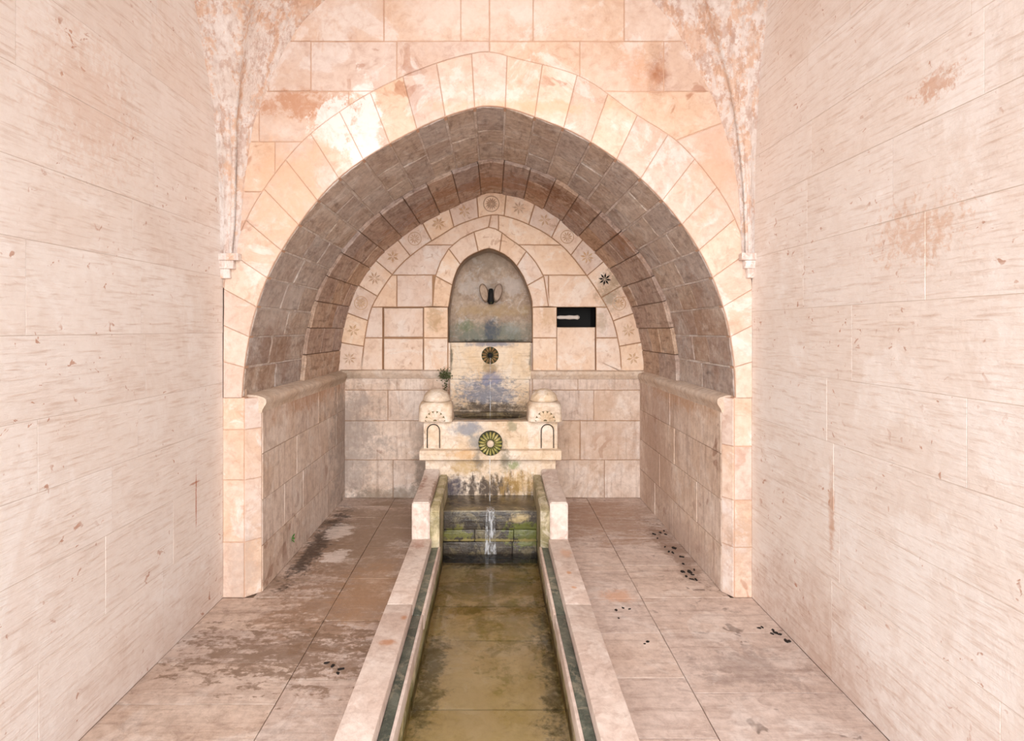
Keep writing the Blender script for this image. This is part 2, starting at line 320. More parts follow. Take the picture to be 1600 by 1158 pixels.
def bm_obj(name, bm, mat, parent=None, smooth=False):
    vs = [v.co.copy() for v in bm.verts]
    c = sum(vs, Vector())/len(vs)
    for v in bm.verts: v.co -= c
    bmesh.ops.recalc_face_normals(bm, faces=bm.faces)
    me = bpy.data.meshes.new(name); bm.to_mesh(me); bm.free()
    if smooth:
        me.polygons.foreach_set('use_smooth', [True]*len(me.polygons))
        try: me.set_sharp_from_angle(angle=math.radians(38))
        except Exception: pass
    return link(name, me, mat, parent, c-parent_loc(parent))
def bx(bm, x0, x1, y0, y1, z0, z1, bev=.006, seg=2, jit=0):
    b = bmesh.new(); bmesh.ops.create_cube(b, size=1)
    for v in b.verts:
        v.co = Vector((x0 if v.co.x < 0 else x1, y0 if v.co.y < 0 else y1, z0 if v.co.z < 0 else z1))
        if jit: v.co += Vector((R.uniform(-jit, jit), R.uniform(-jit, jit), R.uniform(-jit, jit)))
    if bev: bmesh.ops.bevel(b, geom=list(b.edges), offset=bev, segments=seg, affect='EDGES', profile=.6)
    me = bpy.data.meshes.new('t'); b.to_mesh(me); b.free(); bm.from_mesh(me); bpy.data.meshes.remove(me)
def box(name, dims, mat, parent=None, bev=.006, seg=2, jit=0):
    bm = bmesh.new(); bx(bm, *dims, bev, seg, jit); return bm_obj(name, bm, mat, parent, True)
def spline(pts, n, closed=False):
    P = [Vector(p) for p in pts]
    P = [P[0]*2-P[1]] + P + [P[-1]*2-P[-2]]
    dense = []
    for i in range(1, len(P)-2):
        for k in range(24):
            t = k/24; a, b, c, d = P[i-1], P[i], P[i+1], P[i+2]
            dense.append(.5*((2*b)+(c-a)*t+(2*a-5*b+4*c-d)*t*t+(3*b-a-3*c+d)*t**3))
    dense.append(P[-2])
    return resample(dense, n)
def resample(d, n):
    L = [0]
    for i in range(1, len(d)): L.append(L[-1]+(d[i]-d[i-1]).length)
    out = []; j = 0
    for i in range(n+1):
        s = L[-1]*i/n
        while j < len(L)-2 and L[j+1] < s: j += 1
        t = (s-L[j])/max(1e-9, L[j+1]-L[j]); out.append(d[j].lerp(d[j+1], min(1, t)))
    return out
def area(p): return .5*sum(p[i][0]*p[(i+1) % len(p)][1]-p[(i+1) % len(p)][0]*p[i][1] for i in range(len(p)))
def clip(poly, cell):
    """Sutherland-Hodgman: poly clipped by the convex cell."""
    if area(cell) < 0: cell = cell[::-1]
    out = [Vector(p) for p in poly]
    for i in range(len(cell)):
        a = Vector(cell[i]); b = Vector(cell[(i+1) % len(cell)]); e = b-a
        side = lambda p: e.x*(p.y-a.y)-e.y*(p.x-a.x)
        src = out; out = []
        for j in range(len(src)):
            p, q = src[j], src[(j+1) % len(src)]; sp, sq = side(p), side(q)
            if sp >= 0: out.append(p)
            if (sp >= 0) != (sq >= 0): out.append(p.lerp(q, sp/(sp-sq)))
        if not out: return []
    return out
def clean(p, tol=.004):
    o = []
    for v in p:
        v = Vector(v)
        if not o or (v-o[-1]).length > tol: o.append(v)
    while len(o) > 1 and (o[0]-o[-1]).length <= tol: o.pop()
    return o
def inset(p, d):
    n = len(p); out = []
    for i in range(n):
        a, b, c = p[i-1], p[i], p[(i+1) % n]
        e1 = (b-a).normalized(); e2 = (c-b).normalized()
        n1 = Vector((-e1.y, e1.x)); n2 = Vector((-e2.y, e2.x))
        m = n1+n2; L = m.length
        if L < .2: out.append(b+n1*d); continue
        m /= L; out.append(b+m*min(d/max(.35, m.dot(n1)), d*2.2))
    return out
def subdiv(p, step, jit):
    o = []
    for i in range(len(p)):
        a, b = p[i], p[(i+1) % len(p)]; k = max(1, int((b-a).length/step))
        o.append(a)
        for j in range(1, k):
            q = a.lerp(b, j/k); o.append(q+Vector((R.uniform(-jit, jit), R.uniform(-jit, jit))))
    return o
class Wall:
    """flat face of masonry: each cell gets a proud stone; the wall's own mesh is the recessed mortar behind them"""
    def __init__(s, name, fr, mat, jmat, label, joint=.006, proud=.006, depth=.03, bev=.003, jit=.0008, step=.16, pj=.002, pname='stone', parent=None, cat='wall'):
        s.o, s.u, s.v, s.n = [Vector(a) for a in fr]; s.mat = mat; s.jm = jmat; s.name = name; s.label = label; s.cat = cat
        s.joint, s.proud, s.depth, s.bev, s.jit, s.step, s.pj, s.pname = joint, proud, depth, bev, jit, step, pj, pname
        s.cells = []; s.parent = parent
    def P(s, q, h): return s.o + s.u*q[0] + s.v*q[1] + s.n*h
    def add(s, poly, region=None, **kw):
        p = clip(region, poly) if region else [Vector(a) for a in poly]
        if len(p) < 3: return
        p = clean(p)
        if len(p) < 3 or abs(area(p)) < .0015: return
        if area(p) < 0: p = p[::-1]
        s.cells.append((p, kw))
    def build(s):
        vs, fs = [], []
        for p, kw in s.cells:
            b = len(vs); bh = kw.get('base', 0); vs += [s.P(q, bh) for q in p]; fs.append(list(range(b, b+len(p))))
            vs += [s.P(q, -.06) for q in p]; b2 = b+len(p)
            fs += [[b+i, b+(i+1) % len(p), b2+(i+1) % len(p), b2+i] for i in range(len(p))]; fs.append(list(range(b2+len(p)-1, b2-1, -1)))
        w = mesh(s.name, vs, fs, s.jm, s.parent, center=False, fix=False)
        if not s.parent: tag(w, s.label, s.cat, kind='structure')
        else: tag(w, s.label)
        s.obj = w; s.stones = []
        for p, kw in s.cells:
            if kw.get('skip'): s.stones.append(None); continue
            j = kw.get('joint', s.joint)/2
            q = subdiv(p, s.step, s.jit)
            A = inset(q, j); B = inset(q, j+s.bev)
            if area(B) < .0005: s.stones.append(None); continue
            h = kw.get('proud', s.proud)+R.uniform(-s.pj, s.pj)
            tu, tv = R.uniform(-.002, .002), R.uniform(-.002, .002); c = sum(B, Vector((0, 0)))/len(B)
            f = lambda z, hh: s.P(z, hh+(z-c).x*tu+(z-c).y*tv)
            n = len(A); vs = [f(z, h) for z in B]+[f(z, h-s.bev) for z in A]+[s.P(z, -.02 if h > -.01 else h-.02) for z in A]
            fs = [list(range(n))]+[[i, (i+1) % n, n+(i+1) % n, n+i] for i in range(n)]+[[n+i, n+(i+1) % n, 2*n+(i+1) % n, 2*n+i] for i in range(n)]
            s.stones.append(mesh(kw.get('pname', s.pname), vs, fs, kw.get('mat', s.mat), w))
        return s
def rect(x0, x1, y0, y1): return [(x0, y0), (x1, y0), (x1, y1), (x0, y1)]
Y1, Y2, XL, XR, RL, RR, CX = 3.43, 5.4545, -1.612, 1.54, -1.41, 1.39, -.025
def at(Y): return lambda x, y: (Vector(((x-VX)*Y/F, EYE-(y-VY)*Y/F)))
p1, p2 = at(Y1), at(Y2)
SPR = 1.19

# ---------------- side walls ----------------
def side_wall(name, X, n, zs, label, seed, ylo=.1):
    rr = random.Random(seed)
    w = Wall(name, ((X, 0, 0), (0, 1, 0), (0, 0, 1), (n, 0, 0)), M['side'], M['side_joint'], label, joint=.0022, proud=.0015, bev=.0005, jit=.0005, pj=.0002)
    for i in range(len(zs)-1):
        y = Y1; 
        while y > ylo:
            L = rr.uniform(.5, 1.0); y2 = max(ylo, y-L)
            if y2-ylo < .25: y2 = ylo
            w.add(rect(y2, y, zs[i], zs[i+1])); y = y2
    return w.build()
side_wall('wall_left', XL, 1, [0, .415, .74, 1.02, 1.28, 1.577, 1.91, 2.18, 2.49, 2.80, 3.10, 3.42, 3.75, 4.2], 'pale cream ashlar wall on the left with chisel streaks and a rust stain', 3)
zr = [0]+[EYE-(y-VY)*Y1/F for y in (811, 731, 650, 573, 487, 404, 321, 249, 163, 67)]+[3.62, 3.95, 4.2]
side_wall('wall_right', XR, -1, zr, 'pale cream ashlar wall on the right with orange flecks', 5)

# ---------------- arched end wall ----------------
FP = [(378, 622), (382, 573), (395, 501), (420, 429), (450, 376), (484, 328), (522, 285), (568, 249), (628, 214), (687, 186), (740, 169), (767, 166), (800, 171),
      (849, 188), (900, 209), (955, 243), (1000, 278), (1048, 328), (1090, 387), (1115, 438), (1137, 505), (1147, 573), (1149, 622)]
NV = 27; KV = 4
Fr = spline([p1(*q) for q in FP], NV*KV)
EX = [(349, 622), (349, 560), (350, 490), (353, 430), (378, 360), (412, 297), (472, 222), (544, 166), (619, 125), (690, 97), (740, 84), (767, 82), (803, 91),
      (906, 120), (987, 175), (1062, 225), (1122, 297), (1155, 360), (1173, 430), (1175, 490), (1175, 560), (1175, 622)]
# ring outline: matched to the intrados by fraction on each leg
Ex = spline([p1(*q) for q in EX], NV*KV)
for v in Ex: v.x = max(XL, min(XR, v.x))
ew = Wall('wall_end', ((0, Y1, 0), (1, 0, 0), (0, 0, 1), (0, -1, 0)), M['end'], M['end_joint'], 'peach stone end wall with a wide pointed arch', joint=.005, proud=.005, bev=.003, jit=.0015, pj=.002)
for i in range(NV):
    a, b = i*KV, (i+1)*KV
    ew.add(Fr[a:b+1]+Ex[a:b+1][::-1], pname='voussoir', joint=.0035, proud=.007)
top = 4.4
half = len(Ex)//2
apx = Ex[half]
regL = [Vector((XL, 1.9))]+[v for v in Ex[:half+1] if v.z if False] if False else None
left = [v.copy() for v in Ex[:half+1] if v.x > XL+.004]
right = [v.copy() for v in Ex[half:] if v.x < XR-.004]
regL = [Vector((XL, left[0].y))]+left+[Vector((apx.x, top)), Vector((XL, top))]
regR = [Vector((XR, right[-1].y)), Vector((XR, top)), Vector((apx.x, top))]+right
def pr(x0, x1, y0, y1): a = p1(x0, y1); b = p1(x1, y0); return rect(a.x, b.x, a.y, b.y)
rowsL = [(-300, -110, (300, 430, 560, 700, 780)), (-110, -22, (300, 380, 500, 640, 780)), (-22, 65, (300, 455, 600, 720, 780)), (65, 143, (300, 420, 486, 620, 780)),
         (143, 222, (300, 405, 545, 780)), (222, 300, (300, 430, 780)), (300, 450, (300, 780))]
for y0, y1, xs in rowsL:
    for a, b in zip(xs, xs[1:]): ew.add(pr(a, b, y0, y1), regL)
rowsR = [(-300, -110, (750, 860, 1000, 1120, 1250)), (-110, -22, (750, 900, 1040, 1250)), (-22, 65, (750, 833, 975, 1110, 1250)), (65, 143, (750, 906, 1037, 1250))]
for y0, y1, xs in rowsR:
    for a, b in zip(xs, xs[1:]): ew.add(pr(a, b, y0, y1), regR)
ew.add([p1(750, 143), p1(1200, 143), p1(1200, 165), p1(1040, 226), p1(750, 330)], regR)
ew.add([p1(1040, 226), p1(1200, 165), p1(1200, 470), p1(1040, 470)], regR)
# pier fronts under the springing
for a, b, xo, zz in ((XL, p1(382, 0).x, 0, (0, .33, .70, 1.0, SPR)), (p1(1147, 0).x, XR, 0, (0, .30, .58, .90, SPR))):
    for z0, z1 in zip(zz, zz[1:]): ew.add(rect(a, b, z0, z1), pname='pier_block')
ew.build()
# two or three coloured spandrel stones get their own tone from the stain patches; chamfered arrises of the piers
AL, AR = p1(382, 0).x, p1(1147, 0).x
def skew_wall(name, A, B, zs, label, mat='recess', flip=False, parent=None, sub=None, **kw):
    A = Vector(A); B = Vector(B); u = (B-A); L = u.length; u.normalize(); n = u.cross(Vector((0, 0, 1)))
    if flip: n = -n
    w = Wall(name, (A, u, (0, 0, 1), n), M[mat], M[mat+'_joint'], label, joint=.004, proud=.005, bev=.003, jit=.001, pj=.002, parent=parent, **kw)
    for i, (z0, z1) in enumerate(zip(zs, zs[1:])):
        xs = sub[i] if sub else [0, L]
        for a, b in zip(xs, xs[1:]): w.add(rect(a, b, z0, z1))
    return w.build()
CY = Y1+.075
skew_wall('pier_arris', (AL, Y1, 0), (RL, CY, 0), (0, .33, .70, 1.0, 1.186), None, 'end', parent=ew.obj, pname='arris_block')
skew_wall('pier_arris', (RR, CY, 0), (AR, Y1, 0), (0, .30, .58, .90, 1.186), None, 'end', parent=ew.obj, pname='arris_block')
# ---------------- recess side walls ----------------
def splits(L, n, seed):
    rr = random.Random(seed); out = []
    for i in range(n):
        xs = [0]; 
        while xs[-1] < L-.75: xs.append(xs[-1]+rr.uniform(.35, .7))
        out.append(xs+[L])
    return out
Lr = Y2-CY
skew_wall('wall_recess_left', (RL, CY, 0), (RL, Y2, 0), (0, .28, .56, .84, 1.14), 'stained cream stone side wall of the recess, left of the fountain', sub=splits(Lr, 4, 2))
skew_wall('wall_recess_right', (RR, Y2, 0), (RR, CY, 0), (0, .28, .56, .84, 1.14), 'stained cream stone side wall of the recess, right of the fountain', sub=splits(Lr, 4, 9))
# ---------------- vaulted soffit of the arch ----------------
BP = [(524, 582), (526, 565), (532, 517), (551, 455), (586, 403), (629, 366), (667, 340), (704, 322), (739, 307), (767, 298), (800, 303), (829, 311), (870, 336),
      (901, 362), (939, 399), (970, 438), (991, 480), (1004, 530), (1009, 565), (1009, 582)]
NB = 240
Ff = spline([p1(*q) for q in FP], NB); Bb = spline([p2(*q) for q in BP], NB)
def Lp(s, y, h):
    i = min(NB-1, max(0, int(s*NB))); t = s*NB-i
    f = Ff[i].lerp(Ff[i+1], t); b = Bb[i].lerp(Bb[i+1], t); k = (y-Y1)/(Y2-Y1); q = f.lerp(b, k)
    j0, j1 = max(0, i-3), min(NB, i+4)
    d = (Ff[j1].lerp(Bb[j1], k)-Ff[j0].lerp(Bb[j0], k)).normalized()
    nn = Vector((d.y, -d.x))
    return Vector((q.x+nn.x*h, y, q.y+nn.y*h))
def soffit_stone(par, s0, s1, ya, yb, h, mat, joint=.007, bev=.004, ls=4.5):
    js = joint/2/ls; bs = bev/ls; K = 4
    def outl(i): return (s0+js+bs*i, s1-js-bs*i, ya+joint/2+bev*i, yb-joint/2-bev*i)
    vs, fs = [], []
    a0, a1, b0, b1 = outl(1); c0, c1, d0, d1 = outl(0)
    jl = [R.uniform(-.003, .003) for _ in range(K+1)]; jr = [R.uniform(-.003, .003) for _ in range(K+1)]
    ht = [h+R.uniform(-.0025, .0025) for _ in range((K+1)*2)]
    for i in range(K+1):
        s = a0+(a1-a0)*i/K; sc = c0+(c1-c0)*i/K
        vs += [Lp(sc, d0+jl[i], -.012), Lp(sc, d0+jl[i], h-bev), Lp(s, b0+jl[i], ht[i]), Lp(s, b1+jr[i], ht[K+1+i]), Lp(sc, d1+jr[i], h-bev), Lp(sc, d1+jr[i], -.012)]
    for i in range(K):
        for j in range(5): fs.append([i*6+j, i*6+j+1, i*6+6+j+1, i*6+6+j])
    for i, o in ((0, 0), (K, K*6)):
        fs.append([o+2, o+3, o+4, o+1])
        b = len(vs); sc = c0 if i == 0 else c1
        fs.append([o+1, o+4, o+5, o])
    return mesh('voussoir', vs, fs, mat, par)
def shell(name, ya, yb, h, mat, label, ny=4):
    vs, fs = [], []; n = 96
    for j in range(ny+1):
        for i in range(n+1): vs.append(Lp(i/n, ya+(yb-ya)*j/ny, h))
    for j in range(ny):
        for i in range(n): k = j*(n+1)+i; fs.append([k, k+1, k+n+2, k+n+1])
    w = mesh(name, vs, fs, mat, center=False, fix=False); return tag(w, label, 'vault', kind='structure')
YM = 4.45
sv = shell('ceiling_arch_front', Y1-.001, YM+.02, -.004, M['soffit_joint'], 'grey-brown stone underside of the wide arch, front part')
rr = random.Random(11)
for i in range(NV):
    base = [Y1, Y1+.34, Y1+.68, YM] if i % 2 else [Y1, Y1+.5, YM]
    ys = [base[0]]+[y+rr.uniform(-.07, .07) for y in base[1:-1]]+[YM]
    for a, b in zip(ys, ys[1:]):
        soffit_stone(sv, i/NV, (i+1)/NV, a+(.001 if a == Y1 else 0), b, .003+rr.uniform(-.002, .004), M['soffit'], joint=rr.uniform(.009, .016))
sb = shell('ceiling_arch_back', YM, Y2+.02, .018, M['back_joint'], 'brown stained underside of the arch, inner part above the fountain wall')
NB2 = 23
for i in range(NB2):
    base = [YM, YM+.36, YM+.7, Y2] if i % 2 else [YM, YM+.52, Y2]
    ys = [base[0]]+[y+rr.uniform(-.08, .08) for y in base[1:-1]]+[Y2]
    for a, b in zip(ys, ys[1:]):
        soffit_stone(sb, i/NB2, (i+1)/NB2, a, b, .028+rr.uniform(-.004, .006), M['soffit_back'], joint=rr.uniform(.004, .008))
# ---------------- fountain wall at the back ----------------
bw = Wall('wall_back', ((0, Y2, 0), (1, 0, 0), (0, 0, 1), (0, -1, 0)), M['lun'], M['lun_joint'], 'cream stone lunette wall behind the fountain with a ring of star-carved stones', joint=.009, proud=.007, bev=.004, jit=.002, pj=.002, step=.1)
IR = [(565, 582), (566, 565), (570, 530), (579, 486), (595, 455), (623, 417), (657, 388), (695, 364), (720, 350), (767, 336), (800, 341), (830, 353),
      (857, 368), (886, 392), (914, 427), (939, 464), (957, 499), (967, 539), (970, 565), (970, 582)]
NR = 17; KR = 4
LB = 1.195
ro_ = spline([p2(*q) for q in BP], NR*KR); ri_ = spline([p2(*q) for q in IR], NR*KR)
ring_cells = []
for i in range(NR):
    a, b = i*KR, (i+1)*KR
    poly = ro_[a:b+1]+ri_[a:b+1][::-1]
    ring_cells.append(len(bw.cells)); bw.add(poly, pname='voussoir', proud=.011)
NI = [(699.7, 535), (700.5, 489), (706, 449), (713, 425), (721.5, 410), (733, 400), (748, 393), (764, 388), (779, 393), (792, 400), (803, 410), (813, 424), (821, 440), (831, 469), (834, 500), (834.7, 535)]
Ni = spline([p2(*q) for q in NI], 36)
NOUT = [(662, 535), (662, 500), (676, 479), (679, 436), (688, 410), (701, 389), (718, 374), (739, 363), (767, 354), (782, 362), (797, 374), (812, 384), (826, 396), (840, 414), (850, 433), (857, 479), (870, 500), (870, 535)]
No = resample([p2(*q) for q in NOUT], 36)
# niche ring stones: straight jamb blocks + voussoirs
n480L = p2(0, 480).y
NiU = [v for v in Ni if v.y > n480L+.01]; iL = Ni.index(NiU[0]); iR = Ni.index(NiU[-1])
NO2 = resample([p2(*q) for q in NOUT[2:-2]], 28); NI2 = resample([Ni[0].lerp(Ni[1], 0)]+Ni, 4)
upper = [Vector((p2(700.6, 0).x, n480L))]+NiU+[Vector((p2(831.5, 0).x, n480L))]
NI2 = resample(upper, 28)
for a, b in ((0, 4), (4, 8), (8, 12), (12, 16), (16, 20), (20, 24), (24, 28)):
    bw.add(NI2[a:b+1]+NO2[a:b+1][::-1], pname='niche_voussoir', proud=.009)
# region between star ring and niche ring
mid_i = ri_[len(ri_)//2]; mid_o = NO2[14]
base_l = [v.copy() for v in ri_[:len(ri_)//2+1]]; base_r = [v.copy() for v in ri_[len(ri_)//2:]]
lowL = p2(662, 480); lowR = p2(870, 480)
regBL = base_l + [mid_o] + NO2[:14][::-1] + [p2(662, 480), Vector((p2(662, 0).x, LB)), Vector((base_l[0].x, LB))]
regBR = base_r + [Vector((base_r[-1].x, LB)), Vector((p2(870, 0).x, LB)), p2(870, 480)] + NO2[15:][::-1] + [mid_o]
def pb(x0, x1, y0, y1): a = p2(x0, y1); b = p2(x1, y0); return rect(a.x, b.x, max(a.y, 1.18), b.y)
for x0, x1, y0, y1 in ((540, 598, 480, 528), (540, 598, 528, 585), (540, 620, 430, 480), (620, 676, 430, 480), (676, 700, 430, 480), (560, 720, 383, 430), (640, 769, 300, 383)):
    bw.add(pb(x0, x1, y0, y1), regBL)
for x0, x1, y0, y1 in ((662, 700, 480, 528), (662, 700, 528, 585)): # left jamb
    bw.add(pb(x0, x1, y0, y1))
for x0, x1, y0, y1 in ((832, 870, 480, 528), (832, 870, 528, 585)):
    bw.add(pb(x0, x1, y0, y1))
for x0, x1, y0, y1 in ((931, 1000, 480, 528), (931, 1000, 528, 585), (857, 1000, 430, 480), (825, 857, 383, 480), (779, 1000, 383, 430), (779, 900, 300, 383), (763, 779, 300, 383)):
    bw.add(pb(x0, x1, y0, y1), regBR) if (x0, y1) != (825, 480) else bw.add(pb(825, 857, 430, 480), regBR)
# framed panels (slightly sunk)
bw.add(pb(598, 662, 480, 528), proud=-.014, base=-.03, joint=.02, pname='panel'); bw.add(pb(598, 662, 528, 585), proud=-.014, base=-.03, joint=.02, pname='panel')
bw.add(pb(870, 931, 511, 585), proud=-.022, base=-.04, joint=.006, pname='panel')
bw.add(pb(700, 705, 535, 585)); bw.add(pb(829, 832, 535, 585))
# below the cornice: large plain slabs
def pl(x0, x1, z0, z1): return rect(p2(x0, 0).x, p2(x1, 0).x, z0, z1)
LM = M['recess']
for z0, z1, xs in ((0, .36, (RL, -.95, -.42)), (.36, .73, (RL, -.42)), (.73, 1.02, (RL, -1.0, -.42)), (1.02, 1.19, (RL, -.42)),
                   (0, .36, (.37, 1.05, RR)), (.36, .73, (.37, .82, RR)), (.73, 1.02, (.37, .95, RR)), (1.02, 1.19, (.37, .80, RR)), (0, 1.14, (-.42, .37)), (1.14, 1.47, (-.42, .37))):
    for a, b in zip(xs, xs[1:]): bw.add(rect(a, b, z0, z1), mat=LM, pname='slab', joint=.005)
bw.build()
# star carvings on the ring stones
def star_mesh(name, r, n=8, w=.32, h=.006, rim=True):
    vs, fs = [], []
    for k in range(n):
        a = 2*math.pi*k/n; ca, sa = math.cos(a), math.sin(a)
        b = len(vs)
        for (rr_, ww, hh) in ((.08, 0, .5), (.55, -w*.5, .2), (1, 0, .3), (.55, w*.5, .2), (.55, 0, 1)):
            x, y = rr_*r, ww*r; vs.append((x*ca-y*sa, -h*hh, x*sa+y*ca))
        fs += [[b, b+1, b+4], [b+1, b+2, b+4], [b+2, b+3, b+4], [b+3, b, b+4]]
    if rim:
        m = 20
        for k in range(m):
            a = 2*math.pi*k/m; b0 = len(vs) if k == 0 else b0
            for q, hh in ((1.12, 0), (1.18, .6), (1.25, 0)): vs.append((q*r*math.cos(a), -h*hh, q*r*math.sin(a)))
        for k in range(m):
            for j in range(2): fs.append([b0+k*3+j, b0+k*3+j+1, b0+((k+1) % m)*3+j+1, b0+((k+1) % m)*3+j])
    me = bpy.data.meshes.new(name); me.from_pydata(vs, [], fs)
    bm = bmesh.new(); bm.from_mesh(me); bmesh.ops.recalc_face_normals(bm, faces=bm.faces); bm.to_mesh(me); bm.free(); return me
stars = [star_mesh('star_carving', .066, 8, .3, .006, False), star_mesh('star_carving', .062, 6, .38, .006, False), star_mesh('star_carving', .052, 10, .26, .005)]
shell_me = star_mesh('shell_carving', .062, 14, .2, .014)
stars_dark = star_mesh('star_carving', .062, 8, .3, .008, rim=False)
for i, ci in enumerate(ring_cells):
    st = bw.stones[ci]; p = bw.cells[ci][0]; c = sum(p, Vector((0, 0)))/len(p)
    wl = Vector((c.x, Y2-.0125, c.y))
    me = stars_dark if i == 13 else (shell_me if i == 8 else stars[i % 3])
    o = bpy.data.objects.new('star_carving', me); COL.objects.link(o)
    if not me.materials: me.materials.append(M['star_dark'] if i == 13 else M['star'])
    o.parent = st; o.location = wl-parent_loc(st); o.rotation_euler = (0, R.uniform(0, 1), 0)
    if i == 8: o.name = 'shell_carving'
    if i == 13: o['label'] = 'blackened eight-pointed star'
    if i == 12:
        pass
# niche reveal and concave back
ND = .34
vs, fs = [], []; rows = 7
outl = [Ni[0]]+Ni[1:-1]+[Ni[-1]]; cz = Vector((CX, 1.8))
for j in range(rows+1):
    t = j/rows
    for v in outl:
        if j <= 3: q = v; y = Y2-.004+ND*.85*(j/3)
        else:
            k = (j-3)/(rows-3); q = Vector((v.x+(CX-v.x)*k, v.y+((1.475 if v.y < 1.5 else v.y*.0+1.475+(v.y-1.475)*(1-k)) - v.y)*1.0)); y = Y2+ND*(.85+.15*math.sin(k*math.pi/2))
        vs.append(Vector((q.x, y, q.y)))
n = len(outl)
for j in range(rows):
    for i in range(n-1): fs.append([j*n+i, j*n+i+1, j*n+n+i+1, j*n+n+i])
b = len(vs); vs += [Vector((outl[0].x-.02, Y2-.02, 1.474)), Vector((outl[-1].x+.02, Y2-.02, 1.474)), Vector((outl[-1].x, Y2+ND+.02, 1.474)), Vector((outl[0].x, Y2+ND+.02, 1.474))]
fs.append([b, b+1, b+2, b+3])
nic = mesh('niche_lining', vs, fs, M['niche'], bw.obj, center=True, fix=False); nic['label'] = 'grey-green stained lining of the pointed niche'
# slot cavity, its inner shade put into a black lining
a = p2(870, 511); b_ = p2(931, 480)
cav = bmesh.new()
x0, x1, z0, z1 = a.x, b_.x, a.y, b_.y
vv = [cav.verts.new(c) for c in ((x0, Y2-.002, z0), (x1, Y2-.002, z0), (x1, Y2-.002, z1), (x0, Y2-.002, z1), (x0, Y2+.3, z0), (x1, Y2+.3, z0), (x1, Y2+.3, z1), (x0, Y2+.3, z1))]
for f in ((0, 1, 5, 4), (1, 2, 6, 5), (2, 3, 7, 6), (3, 0, 4, 7), (4, 5, 6, 7)): cav.faces.new([vv[i] for i in f])
o = bm_obj('slot_shade_lining', cav, M['black'], bw.obj); o['label'] = 'lining of the rectangular slot, coloured black for the shade inside'
# pale unidentified rod seen in the slot
bar = bmesh.new()
prof = [(0, .012), (.03, .019), (.08, .017), (.12, .021), (.17, .018), (.20, .023), (.215, .014), (.22, .004)]
prev = None
for x, r in prof:
    ring = [bar.verts.new((x0+.004+x, Y2+.05+r*math.cos(t*math.pi/5), (z0+z1)/2-.002+r*math.sin(t*math.pi/5))) for t in range(10)]
    if prev:
        for i in range(10): bar.faces.new([prev[i], prev[(i+1) % 10], ring[(i+1) % 10], ring[i]])
    prev = ring
o = bm_obj('pale_bar', bar, plain('pale_bar_colour', '#d9cfc6'), None, True)
tag(o, 'pale unidentified rod lying in the black rectangular slot right of the niche', 'bar')

# ---------------- cornices ----------------
def sweep(name, prof, A, B, inward, label):
    """prof: (out, z) from the wall line A-B, out along inward"""
    vs, fs = [], []; A = Vector(A); B = Vector(B); inward = Vector(inward); nseg = max(2, int((B-A).length/.25))
    for j in range(nseg+1):
        q = A.lerp(B, j/nseg); jz = mnoise.noise(q*2.3)*.006
        for (o_, z) in prof: vs.append(q+inward*(o_+mnoise.noise(q*5+Vector((z*9, 0, 0)))*.004)+Vector((0, 0, z+jz)))
    m = len(prof)
    for j in range(nseg):
        for i in range(m-1): fs.append([j*m+i, j*m+i+1, j*m+m+i+1, j*m+m+i])
    fs.append(list(range(m))); fs.append([nseg*m+i for i in range(m)])
    o = mesh(name, vs, fs, M['cornice'], smooth=False); 
    o.data.polygons.foreach_set('use_smooth', [True]*len(o.data.polygons))
    try: o.data.set_sharp_from_angle(angle=math.radians(45))
    except Exception: pass
    return tag(o, label, 'cornice', kind='structure')
cp = [(-.10, 1.205), (-.02, 1.20), (.022, 1.186), (.034, 1.174), (.035, 1.156), (.030, 1.143), (.018, 1.126), (.010, 1.112), (.007, 1.095), (-.03, 1.09)]
sweep('trim_1', cp, (RL, CY-.02, 0), (RL, Y2, 0), (1, 0, 0), 'worn stone cornice along the left recess wall')
sweep('trim_2', cp, (RR, CY-.02, 0), (RR, Y2, 0), (-1, 0, 0), 'worn stone cornice along the right recess wall')
cb = [(-.04, 1.212), (.02, 1.212), (.05, 1.203), (.056, 1.19), (.05, 1.165), (.035, 1.15), (.028, 1.132), (.0, 1.128), (-.04, 1.128)]
sweep('trim_3', cb, (RL-.03, Y2, 0), (-.402, Y2, 0), (0, -1, 0), 'stone cornice on the back wall left of the niche panel')
sweep('trim_4', cb, (.352, Y2, 0), (RR+.03, Y2, 0), (0, -1, 0), 'stone cornice on the back wall right of the niche panel')
# filler ledge between arch foot and recess wall at the springing is the cornice top
# ---------------- cross vault springing from the corners ----------------
def interp(tab, z):
    if z <= tab[0][0]: return tab[0][1]
    for (a, b), (c, d) in zip(tab, tab[1:]):
        if z <= c: return b+(d-b)*(z-a)/(c-a)
    return tab[-1][1]
def smooth_tab(tab, z): return sum(interp(tab, z+d) for d in (-.06, -.03, 0, .03, .06))/5
EL = [(2.02, .085), (2.2, .115), (2.5, .14), (2.82, .185), (3.08, .29), (3.3, .39), (3.45, .50), (3.56, .62), (3.75, .86), (3.97, 1.2), (4.06, 1.42), (4.12, 1.588)]
ER = [(2.02, .065), (2.2, .072), (2.416, .086), (2.606, .12), (2.844, .19), (3.02, .26), (3.2, .36), (3.416, .48), (3.56, .61), (3.75, .85), (3.97, 1.18), (4.06, 1.4), (4.12, 1.566)]
SL = [(2.02, .03), (2.3, .04), (2.59, .06), (2.915, .135), (3.37, .33), (3.56, .45), (3.75, .65), (3.97, 1.0), (4.12, 1.6)]
SR = [(2.02, .03), (2.3, .035), (2.6, .045), (3.04, .10), (3.445, .21), (3.56, .28), (3.75, .5), (3.97, .95), (4.12, 1.6)]
vs, fs = [], []
zl = [2.02+.04*i for i in range(53)]
